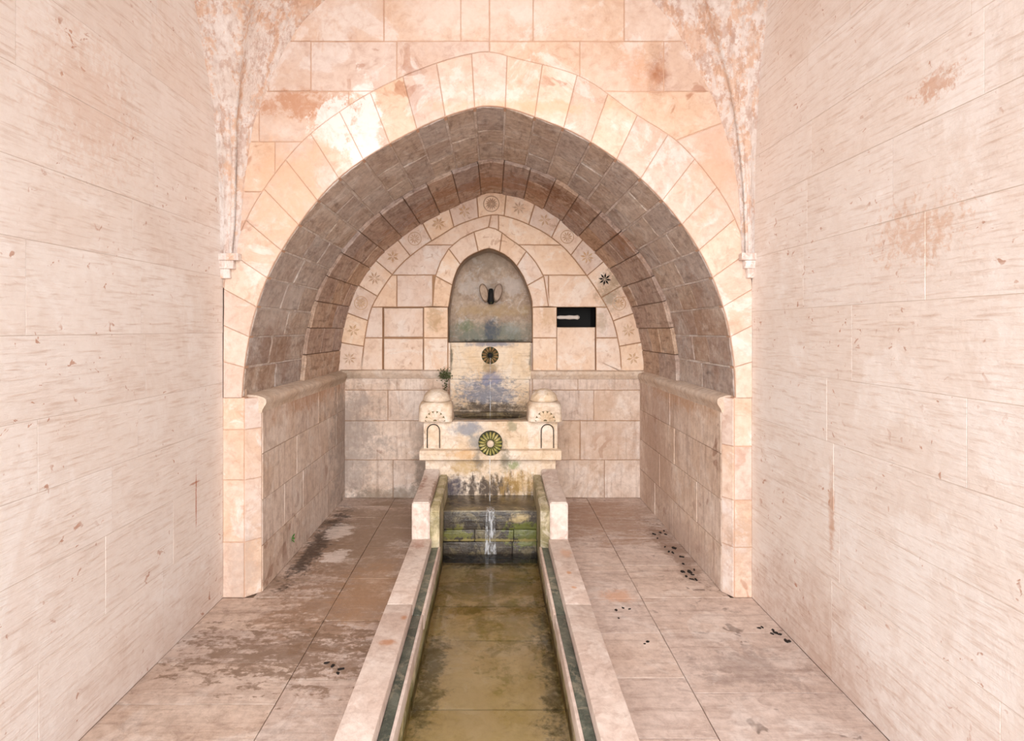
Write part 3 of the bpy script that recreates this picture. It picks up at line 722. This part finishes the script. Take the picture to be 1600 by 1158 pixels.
def fan(sgn, ET, ST, X):
    base = len(vs)
    # cross-section fractions: along web a (end wall -> groin) then web b (groin -> side wall)
    A = [(0, 0), (.18, .35), (.42, .9), (.62, -.55), (.8, -.4), (1, .9)]
    B = [(.14, .2), (.28, -.7), (.42, -.3), (.55, .7), (.68, .1), (.80, -.5), (.9, .5), (1, 0)]
    for z in zl:
        e, s_ = smooth_tab(ET, min(z, 4.1)), smooth_tab(ST, min(z, 4.1))
        g = .017*min(1, max(.3, (3.9-z)/1.4)) if z < 3.9 else 0
        ex, gy = X-sgn*e*-1 if False else X+(-sgn)*(-e), Y1-s_
        gx = X+sgn*e
        wob = mnoise.noise(Vector((X, z*3, 1)))*.006
        for t, q in A: vs.append(Vector((gx+sgn*(q*g)-sgn*.35*e*math.sin(t*math.pi/2)*(1 if z < 3.6 else max(0, (3.9-z)/.3)), Y1+(gy-Y1)*t+(0), z)))
        gxx = gx-sgn*.35*e*(1 if z < 3.6 else max(0, (3.9-z)/.3))
        for t, q in B: vs.append(Vector((gxx+(X-gxx)*t, gy-q*g*(1 if t < 1 else 0)-wob*(t < 1), z)))
    m = len(A)+len(B)
    for j in range(len(zl)-1):
        for i in range(m-1): fs.append([base+j*m+i, base+j*m+i+1, base+j*m+m+i+1, base+j*m+m+i])
    # closing cap at the foot, against the corner
    b = len(vs); vs.append(Vector((X, Y1, zl[0]-.12)))
    for i in range(m-1): fs.append([base+i, base+i+1, b])
fan(1, EL, SL, XL); fan(-1, ER, SR, XR)
nv = len(vs); vs += [Vector((v.x, 2*1.83-v.y, v.z)) for v in vs[:nv]]; fs += [[i+nv for i in f] for f in fs]
cei = mesh('ceiling', vs, fs, M['plaster'], center=False, smooth=True)
tag(cei, 'white flaking plaster ribs of the vault fanning up from both corners', 'vault', kind='structure')
# small worn capitals below the fans
for X, sg, w in ((XL, 1, .115), (XR, -1, .085)):
    bm = bmesh.new()
    for z0, z1, f in ((2.005, 2.045, 1.0), (1.955, 2.006, .72), (1.90, 1.956, .5)):
        xa, xb = sorted((X-sg*.005, X+sg*w*f)); bx(bm, xa, xb, Y1-.05*f-.01, Y1+.01, z0, z1, .006, 2, .003)
    bm_obj('capital', bm, M['plaster'], cei, True)

# ---------------- floor ----------------
fl = Wall('floor', ((0, 0, 0), (1, 0, 0), (0, 1, 0), (0, 0, 1)), M['floor_l'], M['floor_joint'], 'worn stone paving, wet and brown on the left, pinkish on the right', joint=.004, proud=.0, depth=.03, bev=.0008, jit=.0012, pj=.0003, pname='paving_slab', cat='floor')
fl.o = Vector((0, 0, -.006)); fl.proud = .006
KL, KRr = -.576, .526
def col_tiles(x0, x1, ys, mat):
    for a, b in zip(ys, ys[1:]):
        fl.add(rect(x0, x1, a, b), mat=M[mat])
fr_ = lambda a, b, s, lo, hi: [lo]+[a+s*i for i in range(-20, 30) if lo+.08 < a+s*i < hi-.08]+[hi]
col_tiles(XL, -.93, fr_(3.37, 0, .305, .1, Y1), 'floor_l'); col_tiles(RL-.02, -.93, fr_(3.67, 0, .305, Y1, Y2), 'floor_l')
col_tiles(-.93, KL, fr_(3.16, 0, .53, .1, Y2), 'floor_l')
col_tiles(KRr, .88, fr_(3.03, 0, .39, .1, Y2), 'floor_r')
col_tiles(.88, XR, fr_(3.03, 0, .50, .1, Y1), 'floor_r'); col_tiles(.88, RR+.02, fr_(3.9, 0, .50, Y1, Y2), 'floor_r')
fl.build()
# unseen courtyard ground behind the camera, added to bounce light into the bay
o = mesh('floor_bounce_court', [(-9, -12, -.02), (9, -12, -.02), (9, .1, -.02), (-9, .1, -.02)], [[0, 1, 2, 3]], M['court'], center=False)
tag(o, 'unseen pale courtyard paving added in front of the bay to bounce light', 'floor', kind='structure')

# ---------------- unseen backing added behind the faces to block light leaks ----------------
M['light_block'] = plain('light_block_brown', '#a58a76')
def light_block(name, vs, fs, label):
    o = mesh(name, vs, fs, M['light_block'], center=False, fix=False); tag(o, label, 'wall', kind='structure')
def cbox(name, x0, x1, y0, y1, z0, z1, label):
    bm = bmesh.new(); bx(bm, x0, x1, y0, y1, z0, z1, 0); o = bm_obj(name, bm, M['light_block'], None); tag(o, label, 'wall', kind='structure')
cbox('wall_light_block_left', XL-.45, XL-.055, .0, Y1+.3, -.4, 4.5, 'added light-blocking backing behind the left wall')
cbox('wall_light_block_right', XR+.055, XR+.45, .0, Y1+.3, -.4, 4.5, 'added light-blocking backing behind the right wall')
OUT = [Vector((CX+3.2*math.cos(a), 1.5+3.4*math.sin(a))) for a in [math.pi*(1-i/(NV*KV)) for i in range(NV*KV+1)]]
OUT[0].y = OUT[-1].y = SPR-.01
vs = []; fs = []
inn = [Vector((p.x+d.x*.012, p.y+d.y*.012)) for p, d in [(p, (Vector((p.x-CX, p.y-1.3))).normalized()) for p in Fr]]
for p, q in zip(inn, OUT): vs += [(p.x, Y1+.03, p.y), (q.x, Y1+.03, q.y)]
for i in range(len(inn)-1): fs.append([2*i, 2*i+1, 2*i+3, 2*i+2])
b = len(vs)
for x0, x1 in ((-3.2, AL-.0), (AR+.0, 3.2)):
    b = len(vs); vs += [(x0, Y1+.03, -.3), (x1, Y1+.03, -.3), (x1, Y1+.03, SPR+.05), (x0, Y1+.03, SPR+.05)]; fs.append([b, b+1, b+2, b+3])
light_block('wall_light_block_end', vs, fs, 'added light-blocking backing behind the arch wall')
cbox('wall_light_block_recess_left', RL-.5, RL-.065, CY-.0, 6.0, -.4, 1.18, 'added light-blocking backing behind the left recess wall')
cbox('wall_light_block_recess_right', RR+.065, RR+.5, CY-.0, 6.0, -.4, 1.18, 'added light-blocking backing behind the right recess wall')
cbox('ceiling_light_block', -2, 2, .23, Y1+.3, 4.09, 4.4, 'added light-blocking slab over the crown of the vault')
cbox('wall_light_block_back', -2, 2, 5.92, 6.2, -.4, 3.6, 'added light-blocking backing behind the fountain wall')
vs = []; fs = []; n = 48
for y in (Y1+.03, 6.0):
    for i in range(n+1):
        a = math.pi*(1-i/n); vs.append((CX+1.95*math.cos(a), y, 1.1+2.2*math.sin(a)))
for i in range(n): fs.append([i, i+1, n+2+i, n+1+i])
light_block('ceiling_light_block', vs, fs, 'added light-blocking shell above the arch soffit')
for x0, x1 in ((-2.2, CX-.42), (CX+.42, 2.2)): cbox('floor_light_block', x0, x1, .1, 5.9, -.2, -.012, 'added light-blocking backing under the paving')

# ---------------- water channel ----------------
FT = empty('fountain', (CX, 4.8, 0), 'carved cream stone fountain with two domed posts at the head of the water channel', 'fountain')
WC = empty('water_channel', (CX, 3.2, 0), 'long stone water channel running from the fountain towards the viewer', 'channel')
Zw = -.12
ch = {}
for sg in (-1, 1):
    ys = [.1, 1.0, 2.05, 3.1, 4.058]
    for a, b in zip(ys, ys[1:]):
        xs = sorted((CX+sg*.551, CX+sg*.412))
        o = box('kerb_stone', (xs[0], xs[1], a+.0015, b-.0015, -.05, .12), M['kerb'], WC, .007, 2, .002)
        xs = sorted((CX+sg*.412, CX+sg*.362))
        box('inner_ledge', (xs[0], xs[1], a+.001, b-.001, -.05, .06), M['ledge'], WC, .006, 2, .002)
        # pale inner rim of the ledge
        xs = sorted((CX+sg*.364, CX+sg*.350)); box('ledge_rim', (xs[0], xs[1], a+.001, b-.001, -.02, .064), M['kerb'], WC, .004, 2, .002)
    # facing stones of the channel wall
    ys = [.1]; rr2 = random.Random(20+sg)
    while ys[-1] < 4.1: ys.append(ys[-1]+rr2.uniform(.25, .45))
    ys = [y for y in ys if y < 3.9]+[4.058, 4.403]
    for a, b in zip(ys, ys[1:]):
        xs = sorted((CX+sg*.357+rr2.uniform(-.002, .002), CX+sg*.42)); box('wall_stone', (xs[0], xs[1], a+.003, b-.003, -.36, -.021), M['chan'], WC if b < 4.1 else FT, .008, 2, .002)
bm = bmesh.new(); ys = [.1, .8, 1.5, 2.1, 2.7, 3.3, 3.7, 4.06, 4.408]
for a, b in zip(ys, ys[1:]): box('bed_slab', (CX-.42, CX+.42, a+.003, b-.003, -.40, -.185), M['bed'], WC if b < 4.1 else FT, .006, 2, .003)
bm.free()
box('end_stone', (CX-.56, CX+.56, -.02, .09, -.40, .0), M['kerb'], WC, .006)
# water
vs, fs = [], []; nx, ny = 14, 60
for j in range(ny+1):
    for i in range(nx+1):
        x = CX-.358+.716*i/nx; y = .1+(4.40-.1)*j/ny
        d = math.hypot(x-CX, y-4.36); vs.append((x, y, Zw+.0012*math.sin(d*60)*math.exp(-d*5)))
for j in range(ny):
    for i in range(nx): k = j*(nx+1)+i; fs.append([k, k+1, k+nx+2, k+nx+1])
fs = [f if Vector(vs[f[1]])[0] == 0 else f for f in fs]
o = mesh('water', vs, fs, M['water'], center=False, smooth=True, fix=False); tag(o, 'clear shallow water over the algae-stained bed of the long channel', 'water')

# ---------------- fountain ----------------
ST = M['step']
for z0, z1, y, nm, xs in ((.063, .197, 4.42, 'step_stone', (-.36, .36)), (-.03, .060, 4.412, 'step_stone', (-.36, -.12, .18, .36)), (-.16, -.033, 4.416, 'step_stone', (-.36, .17, .36)), (-.38, -.163, 4.41, 'step_stone', (-.36, .36))):
    for a, b in zip(xs, xs[1:]): box(nm, (CX+a+.002, CX+b-.002, y, 4.62, z0, z1), ST, FT, .007, 2, .003)
box('step_core', (CX-.42, CX+.42, 4.44, 4.62, -.38, .16), ST, FT, 0)
# tray behind the step
bm = bmesh.new(); bx(bm, CX-.365, CX+.365, 4.424, 4.84, .16, .205, .006); bm_obj('tray', bm, M['tray'], FT, True)
for sg in (-1, 1):
    xs = sorted((CX+sg*.551, CX+sg*.425))
    bm = bmesh.new()
    # raised side block: sloping shoulder toward the rear
    prof = [(4.06, 0), (4.06, .352), (4.075, .372), (4.30, .383), (4.60, .392), (4.74, .41), (4.82, .43), (4.82, 0)]
    va = [bm.verts.new((xs[0], y, z)) for y, z in prof]; vb = [bm.verts.new((xs[1], y, z)) for y, z in prof]
    bm.faces.new(va); bm.faces.new(vb[::-1])
    for i in range(len(prof)): bm.faces.new([va[i], va[(i+1) % len(prof)], vb[(i+1) % len(prof)], vb[i]])
    bmesh.ops.recalc_face_normals(bm, faces=bm.faces)
    bmesh.ops.bevel(bm, geom=list(bm.edges), offset=.008, segments=2, affect='EDGES')
    bm_obj('side_block', bm, M['kerb'], FT, True)
    xs = sorted((CX+sg*.424, CX+sg*.358))
    bm = bmesh.new(); prof = [(4.065, -.02), (4.065, .31), (4.10, .335), (4.5, .35), (4.78, .372), (4.83, .38), (4.83, -.02)]
    va = [bm.verts.new((xs[0], y, z)) for y, z in prof]; vb = [bm.verts.new((xs[1], y, z)) for y, z in prof]
    bm.faces.new(va); bm.faces.new(vb[::-1])
    for i in range(len(prof)): bm.faces.new([va[i], va[(i+1) % len(prof)], vb[(i+1) % len(prof)], vb[i]])
    bmesh.ops.recalc_face_normals(bm, faces=bm.faces)
    bmesh.ops.bevel(bm, geom=list(bm.edges), offset=.008, segments=2, affect='EDGES')
    bm_obj('inner_side_block', bm, M['chan'], FT, True)
box('lower_panel', (CX-.548, CX+.548, 4.835, 5.44, 0, .515), M['fount'], FT, .008)
bm = bmesh.new(); prof = [(4.84, .511), (4.762, .511), (4.750, .52), (4.748, .575), (4.76, .592), (4.79, .60), (4.84, .602)]
va = [bm.verts.new((CX-.588, y, z)) for y, z in prof]; vb = [bm.verts.new((CX+.588, y, z)) for y, z in prof]
bm.faces.new(va); bm.faces.new(vb[::-1])
for i in range(len(prof)): bm.faces.new([va[i], va[(i+1) % len(prof)], vb[(i+1) % len(prof)], vb[i]])
bmesh.ops.bevel(bm, geom=[e for e in bm.edges if abs(e.verts[0].co.x-e.verts[1].co.x) < .01], offset=.004, segments=1, affect='EDGES')
bm_obj('ledge', bm, M['fount'], FT, True)
box('ledge_back', (CX-.586, CX+.586, 4.838, 5.44, .513, .60), M['fount'], FT, .006)
box('front_panel', (CX-.558, CX+.558, 4.80, 4.90, .598, .828), M['fount'], FT, .006)
for sg in (-1, 1):
    xs = sorted((CX+sg*.558, CX+sg*.34)); box('basin_side', (xs[0], xs[1], 4.898, 5.44, .598, .828), M['fount'], FT, .006)
# basin: slab with an elliptical bowl
bm = bmesh.new(); n = 48; rings = []
def rr_pt(a, f):
    x, y = math.cos(a), math.sin(a); k = 1/max(abs(x), abs(y)); return (CX+x*k*.338, 5.17+y*k*.268)
for kind, rx, ry, z in (('r', 0, 0, .826), ('e', .325, .20, .826), ('e', .318, .195, .822), ('e', .30, .18, .79), ('e', .24, .14, .755), ('e', .10, .06, .745)):
    ring = []
    for i in range(n):
        a = 2*math.pi*i/n
        if kind == 'r': x, y = rr_pt(a, 1)
        else: x, y = CX+rx*math.cos(a), 5.13+ry*math.sin(a)
        ring.append(bm.verts.new((x, y, z)))
    rings.append(ring)
for A, B in zip(rings, rings[1:]):
    for i in range(n): bm.faces.new([A[i], A[(i+1) % n], B[(i+1) % n], B[i]])
bm.faces.new(rings[-1]); bm_obj('basin', bm, M['tray'], FT, False)
vs = [(CX+.30*math.cos(2*math.pi*i/32), 5.13+.18*math.sin(2*math.pi*i/32), .80) for i in range(32)]
o = mesh('water', vs, [list(range(32))], M['water'], fix=False); tag(o, 'dark still water in the small basin between the two domed posts', 'water')
# arched panels carved on the front
def arch_panel(cx, y, zb, w, h, par):
    vs, fs = [], []
    def outline(hw, zt, zb_):
        pts = [(cx-hw, zb_)]; 
        for i in range(13):
            a = math.pi-math.pi*i/12; pts.append((cx+hw*math.cos(a), zt-hw+hw*math.sin(a)*1.0))
        pts.append((cx+hw, zb_)); return pts
    specs = [(w/2+.010, zb+h+.010, 0.0), (w/2+.008, zb+h+.008, .006), (w/2, zb+h, .007), (w/2-.004, zb+h-.004, .001), (w/2-.011, zb+h-.011, .001), (w/2-.016, zb+h-.016, .007), (0.016, zb+h-.04, .009)]
    L = [outline(a, b, zb) for a, b, d in specs]; m = len(L[0])
    for l, sp in zip(L, specs): vs += [(x, y-sp[2], z) for x, z in l]
    mi = []
    for j in range(len(L)-1):
        for i in range(m-1): fs.append([j*m+i, j*m+i+1, j*m+m+i+1, j*m+m+i]); mi.append(1 if j == 3 else 0)
    fs.append([(len(L)-1)*m+i for i in range(m)]); mi.append(0)
    mesh('arched_panel', vs, fs, [M['fount'], M['groove']], par, mi=mi)
for cx in (CX-.475, CX+.475): arch_panel(cx+(.0), 4.801, .606, .118, .205, FT)
# posts with domed caps
def post(cx, cy, z):
    bm = bmesh.new(); n = 40
    def ring(hw, e, zz):
        out = []
        for i in range(n):
            a = 2*math.pi*(i+.5)/n; c, s_ = math.cos(a), math.sin(a)
            r = hw/((abs(c)**e+abs(s_)**e)**(1/e)); out.append(bm.verts.new((cx+r*c, cy+r*s_, zz)))
        return out
    secs = [(.134, 9, z), (.141, 9, z+.004), (.141, 8, z+.04), (.139, 8, z+.09), (.139, 7, z+.118), (.136, 5, z+.140), (.130, 3.2, z+.155), (.120, 2.2, z+.162), (.117, 2, z+.163)]
    rs = [ring(*s_) for s_ in secs]
    bm.faces.new(rs[0][::-1]); bm.faces.new(rs[-1])
    for A, B in zip(rs, rs[1:]):
        for i in range(n): bm.faces.new([A[i], A[(i+1) % n], B[(i+1) % n], B[i]])
    po = bm_obj('post', bm, M['fount'], FT, True)
    bm = bmesh.new(); rs = []
    for hw, zz in [(.104, z+.158), (.104, z+.165), (.118, z+.168), (.120, z+.174), (.114, z+.178)]+[(.113*math.cos(t*math.pi/16), z+.178+.088*math.sin(t*math.pi/16)) for t in range(1, 8)]: rs.append(ring(hw, 2, zz))
    bm.faces.new(rs[-1])
    for A, B in zip(rs, rs[1:]):
        for i in range(n): bm.faces.new([A[i], A[(i+1) % n], B[(i+1) % n], B[i]])
    bm_obj('dome', bm, M['fount'], po, True)
    # fan shell
    bm = bmesh.new(); yf = cy-.1405; zb = z+.010
    c0 = bm.verts.new((cx, yf-.0025, zb)); arc = [bm.verts.new((cx+.084*math.cos(math.pi*i/18), yf-.0025, zb+.084*math.sin(math.pi*i/18))) for i in range(19)]
    for i in range(18): bm.faces.new([c0, arc[i], arc[i+1]])
    for f in bm.faces: f.material_index = 1
    for k in range(7):
        a = math.pi*(k+.5)/7; ca, sa = math.cos(a), math.sin(a); loop = []
        for q in range(12):
            t = 2*math.pi*q/12; rr_ = .050+.037*math.cos(t); ww = .0175*math.sin(t)*(.35+.65*(rr_/.08))
            loop.append(bm.verts.new((cx+rr_*ca-ww*sa, yf-.004, zb+rr_*sa+ww*ca)))
        ctr = bm.verts.new((cx+.055*ca, yf-.013, zb+.055*sa))
        for q in range(12): bm.faces.new([loop[q], loop[(q+1) % 12], ctr])
    bm_obj('shell_carving', bm, [M['fount'], M['groove']], po, False)
post(CX-.456, 4.885, .829); post(CX+.452, 4.885, .829)
# rosettes
def rosette(name, cx, y, cz, r, n, mats, par, squash=1, half=False):
    bm = bmesh.new(); c0 = bm.verts.new((cx, y-.006, cz)); arc = [bm.verts.new((cx+r*.98*math.cos(2*math.pi*i/36), y-.004, cz+r*.98*math.sin(2*math.pi*i/36))) for i in range(36)]
    rim = [bm.verts.new((cx+r*math.cos(2*math.pi*i/36), y+.05, cz+r*math.sin(2*math.pi*i/36))) for i in range(36)]
    for i in range(36):
        bm.faces.new([c0, arc[i], arc[(i+1) % 36]]); bm.faces.new([arc[i], rim[i], rim[(i+1) % 36], arc[(i+1) % 36]])
    for f in bm.faces: f.material_index = 1
    for k in range(n):
        a = 2*math.pi*(k+.5)/n; ca, sa = math.cos(a), math.sin(a); loop, up = [], []
        for q in range(12):
            t = 2*math.pi*q/12; rr_ = r*(.66+.33*math.cos(t)); ww = r*(2.35/n)*math.sin(t)*(.35+.65*rr_/r)
            loop.append(bm.verts.new((cx+rr_*ca-ww*sa, y-.005, cz+rr_*sa+ww*ca)))
            r2 = r*(.68+.24*math.cos(t)); w2 = ww*.6
            up.append(bm.verts.new((cx+r2*ca-w2*sa, y-.005-r*.16, cz+r2*sa+w2*ca)))
        for q in range(12): bm.faces.new([loop[q], loop[(q+1) % 12], up[(q+1) % 12], up[q]])
        bm.faces.new(up)
    # boss
    prev = None
    for t in range(6):
        aa = math.pi/2*t/5; rr_ = r*.30*math.cos(aa); yy = y-.006-r*.22*math.sin(aa)
        ring = [bm.verts.new((cx+max(.0008, rr_)*math.cos(2*math.pi*i/20), yy, cz+max(.0008, rr_)*math.sin(2*math.pi*i/20))) for i in range(20)]
        if prev:
            for i in range(20):
                f = bm.faces.new([prev[i], prev[(i+1) % 20], ring[(i+1) % 20], ring[i]]); f.material_index = 2
        prev = ring
    o = bm_obj(name, bm, mats, par, False); return o
ro = rosette('rosette', CX, 4.742, .655, .100, 18, [M['goldgreen'], M['dark_moss'], M['fount']], FT); ro['label'] = 'mossy green-gold flower rosette'
# upper panels on the back wall
up = box('upper_panel', (-.402, .352, 5.392, 5.447, 1.128, 1.472), M['spill'], FT, .006)
sp = box('spill_panel', (-.405, .335, 5.40, 5.447, .826, 1.126), M['spill'], FT, .004)
ro2 = rosette('rosette', CX-.006, 5.392, 1.352, .082, 14, [M['rosette'], M['dark_moss'], M['black']], FT); ro2['label'] = 'brown shell rosette with a dark spout hole'  # black boss stands in for the shade inside the spout hole
# winged spout in the niche
SPT = empty('niche_spout', (CX, 5.77, 1.9), 'dark spout between two upright stone leaves in the pointed niche', 'spout')
def leaf_stone(cx, cz, sg):
    bm = bmesh.new(); pts = []
    for q in range(16):
        t = 2*math.pi*q/16; w = .041*math.sin(t)*(1+.15*math.cos(t)); hgt = .094*math.cos(t)
        pts.append((w, hgt))
    a = sg*.22; fr = []; bk = []; ou = []
    for w, h in pts:
        x = w*math.cos(a)+h*math.sin(a); z = -w*math.sin(a)+h*math.cos(a)
        fr.append(bm.verts.new((cx+x*.82, 5.655, cz+z*.82))); ou.append(bm.verts.new((cx+x, 5.675, cz+z))); bk.append(bm.verts.new((cx+x, 5.78, cz+z)))
    bm.faces.new(fr)
    for A, B in ((fr, ou), (ou, bk)):
        for q in range(16): bm.faces.new([A[q], A[(q+1) % 16], B[(q+1) % 16], B[q]])
    bm_obj('stone_leaf', bm, M['wing'], SPT, True)
leaf_stone(CX-.068, 1.955, -1); leaf_stone(CX+.068, 1.955, 1)
bm = bmesh.new()
prev = None
for t, (r, z, y) in enumerate([(.014, 2.0, 5.68), (.022, 1.985, 5.665), (.024, 1.95, 5.655), (.028, 1.90, 5.66), (.034, 1.865, 5.665), (.02, 1.845, 5.67)]):
    ring = [bm.verts.new((CX+r*math.cos(q*math.pi/6), y+.03+r*math.sin(q*math.pi/6), z)) for q in range(12)]
    if prev:
        for q in range(12): bm.faces.new([prev[q], prev[(q+1) % 12], ring[(q+1) % 12], ring[q]])
    else: bm.faces.new(ring)
    prev = ring
bm.faces.new(prev); bx(bm, CX-.02, CX+.02, 5.70, 5.79, 1.86, 1.98, .004)
bm_obj('pipe', bm, M['black'], SPT, True)
bm = bmesh.new()
for k in range(26):
    x = CX+R.uniform(-.075, .075); z = 1.872+R.uniform(-.018, .018)+.35*abs(x-CX)
    bmesh.ops.create_icosphere(bm, subdivisions=1, radius=R.uniform(.008, .014), matrix=Matrix.Translation((x, 5.69+R.uniform(-.02, .03), z)))
o = bm_obj('moss', bm, M['dark_moss'], SPT, True); o['kind'] = 'stuff'
# water trickles
def stream(pts, r, label, wob=.0015):
    cu = bpy.data.curves.new('water_trickle', 'CURVE'); cu.dimensions = '3D'; cu.bevel_depth = 1; cu.bevel_resolution = 2
    s_ = cu.splines.new('POLY'); s_.points.add(len(pts)-1)
    for q, (x, y, z, rad) in zip(s_.points, pts): q.co = (x, y, z, 1); q.radius = rad
    tmp = bpy.data.objects.new('t', cu); COL.objects.link(tmp); bpy.context.view_layer.update()
    me = bpy.data.meshes.new_from_object(tmp); bpy.data.objects.remove(tmp)
    bm = bmesh.new(); bm.from_mesh(me); bpy.data.meshes.remove(me)
    for f in bm.faces: f.smooth = True
    o = bm_obj('water_trickle', bm, M['stream'], None, True); tag(o, label, 'water'); return o
def fall(x, y0, z0, y1, z1, r, n=18):
    out = []
    for i in range(n+1):
        t = i/n; out.append((x+.0015*math.sin(i*2.1), y0+(y1-y0)*math.sqrt(t), z0+(z1-z0)*t, r*(1+.35*math.sin(i*1.7))))
    return out
stream(fall(CX-.004, 5.37, 1.33, 5.30, .80, .0032), 0, 'thin thread of water falling from the brown shell rosette into the basin')
stream(fall(CX-.004, 4.755, .62, 4.66, .206, .0036), 0, 'thin thread of water falling from the mossy flower rosette onto the wet tray')
# sheet of water sliding over the step
bm = bmesh.new(); gx, gz = 10, 24; gr = []
for j in range(gz+1):
    t = j/gz; row = []
    for i in range(gx+1):
        u = i/gx-.5; w = .05+.025*t; x = CX+.002+u*2*w*.6
        if t < .15: y, z = 4.50-.09*(t/.15), .2075
        else: y, z = 4.402-.01*math.sin((t-.15)*3), .205-.325*(t-.15)/.85
        b = .004*mnoise.noise(Vector((x*60, t*14, 3)))+.003*math.cos(u*math.pi)
        row.append(bm.verts.new((x, y-b, z+(abs(b) if t < .15 else 0))))
    gr.append(row)
for j in range(gz):
    for i in range(gx): bm.faces.new([gr[j][i], gr[j][i+1], gr[j+1][i+1], gr[j+1][i]])
o = bm_obj('water_trickle', bm, M['stream'], None, True); tag(o, 'rippled sheet of water sliding down the dark mossy step below the tray', 'water')

# ---------------- moss, sprout, leaf scraps ----------------
def tuft(name, loc, r, n, mat, label, cat, size=.012, flat=(1, .4, 1), kind=None):
    bm = bmesh.new()
    for k in range(n):
        v = Vector((R.gauss(0, .4)*r*flat[0], -abs(R.gauss(0, .5))*r*flat[1], R.gauss(0, .4)*r*flat[2]))
        a = Vector((R.uniform(-1, 1), R.uniform(-1, .2), R.uniform(-.6, 1))).normalized()*size*R.uniform(.5, 1.3)
        b = a.cross(Vector((R.uniform(-1, 1), R.uniform(-1, 1), R.uniform(-1, 1)))).normalized()*size*.45
        q = [bm.verts.new(v), bm.verts.new(v+a*.5+b), bm.verts.new(v+a), bm.verts.new(v+a*.5-b)]
        bm.faces.new(q)
    for v in bm.verts: v.co += Vector(loc)
    o = bm_obj(name, bm, mat, None); return tag(o, label, cat, kind=kind)
tuft('moss_clump', (-.455, 5.385, 1.17), .07, 170, M['moss'], 'dark green moss clump on the cornice left of the upper panel', 'moss', .016, kind='stuff')
tuft('moss_clump', (-.45, 5.43, 1.06), .07, 90, M['moss'], 'thin moss patch just below the cornice above the left domed post', 'moss', .012, (.5, .2, 1.2), kind='stuff')
EXs = empty('sprout', (RL+.006, 3.94, .16), 'tiny green sprout growing from the left recess wall near the floor', 'plant')
sy = 900*1.41/316; sz = EYE-(842-514)*sy/900
EXs.location = (RL+.006, sy, sz)
for k, (dy, dz, s_) in enumerate(((-.018, .016, .036), (.018, .022, .034), (0, -.014, .03), (-.026, -.008, .024), (.024, -.006, .024))):
    v = Vector((.012, dy, dz)); d = Vector((.5, dy*40, dz*40)).normalized()*s_; w = d.cross(Vector((1, .1, 0))).normalized()*s_*.4
    base = EXs.location+Vector((0, dy*.3, dz*.3))
    mesh('leaf', [base, base+d*.5+w, base+d, base+d*.5-w, base+d*.5+Vector((.004, 0, 0))], [[0, 1, 4], [1, 2, 4], [2, 3, 4], [3, 0, 4]], M['sprout'], EXs)
mesh('stem', [EXs.location+Vector(q) for q in ((0, -.001, -.012), (0, .001, -.012), (.012, .0012, .01), (.012, -.0012, .01))], [[0, 1, 2, 3]], M['sprout'], EXs)
def fpt(px, py, z=.003): Y = 900*(EYE-z)/(py-514); return ((px-771)*Y/900, Y, z)
def scrap(px, py, s, label, group, cat='leaf'):
    s *= 1.15
    bm = bmesh.new(); n = R.randint(6, 9); a0 = R.uniform(0, 6); x, y, z = fpt(px, py); ring = []; low = []
    el = R.uniform(.35, .8)
    for i in range(n):
        a = 2*math.pi*i/n; r = s*R.uniform(.55, 1.15); u, v = r*math.cos(a), r*math.sin(a)*el
        ring.append(bm.verts.new((x+u*math.cos(a0)-v*math.sin(a0), y+u*math.sin(a0)+v*math.cos(a0), z+R.uniform(0, s*.2))))
        low.append(bm.verts.new((ring[-1].co.x, ring[-1].co.y, .0005)))
    c = bm.verts.new((x, y, z+s*.22))
    for i in range(n):
        bm.faces.new([ring[i], ring[(i+1) % n], c]); bm.faces.new([ring[i], low[i], low[(i+1) % n], ring[(i+1) % n]])
    tag(bm_obj('leaf_scrap', bm, M['leafdark'], None), label, cat, group)
c8 = lambda x, y: (960+x/2.227, 560+y/2.227)
for q in ((140, 612), (160, 606), (172, 600), (178, 612), (150, 625), (176, 655), (190, 672), (203, 676), (208, 660), (232, 690), (240, 715), (236, 742), (262, 742), (272, 752), (268, 768), (285, 770), (278, 735), (250, 758)):
    scrap(*c8(*q), R.uniform(.010, .022), 'small blackened leaf scrap along the foot of the right recess wall', 'leaf scraps along the right recess wall')
for q in ((505, 938), (515, 935), (550, 958), (562, 955), (575, 960), (596, 982), (606, 984), (552, 945)):
    scrap(*c8(*q), R.uniform(.008, .018), 'small dark leaf scrap on the floor beside the right wall, before the pier', 'leaf scraps in front of the right pier')
for q in ((5, 875), (30, 868), (52, 872), (15, 903), (115, 985), (105, 992)):
    scrap(*c8(*q), R.uniform(.006, .011), 'tiny dark leaf scrap on the pinkish paving right of the channel kerb', 'leaf scraps on the right paving')
for q in ((520, 1040), (533, 1045), (528, 1052), (510, 1036)):
    scrap(q[0], q[1], R.uniform(.010, .020), 'dark wet leaf scrap on the paving left of the channel kerb', 'leaf scraps on the left paving')
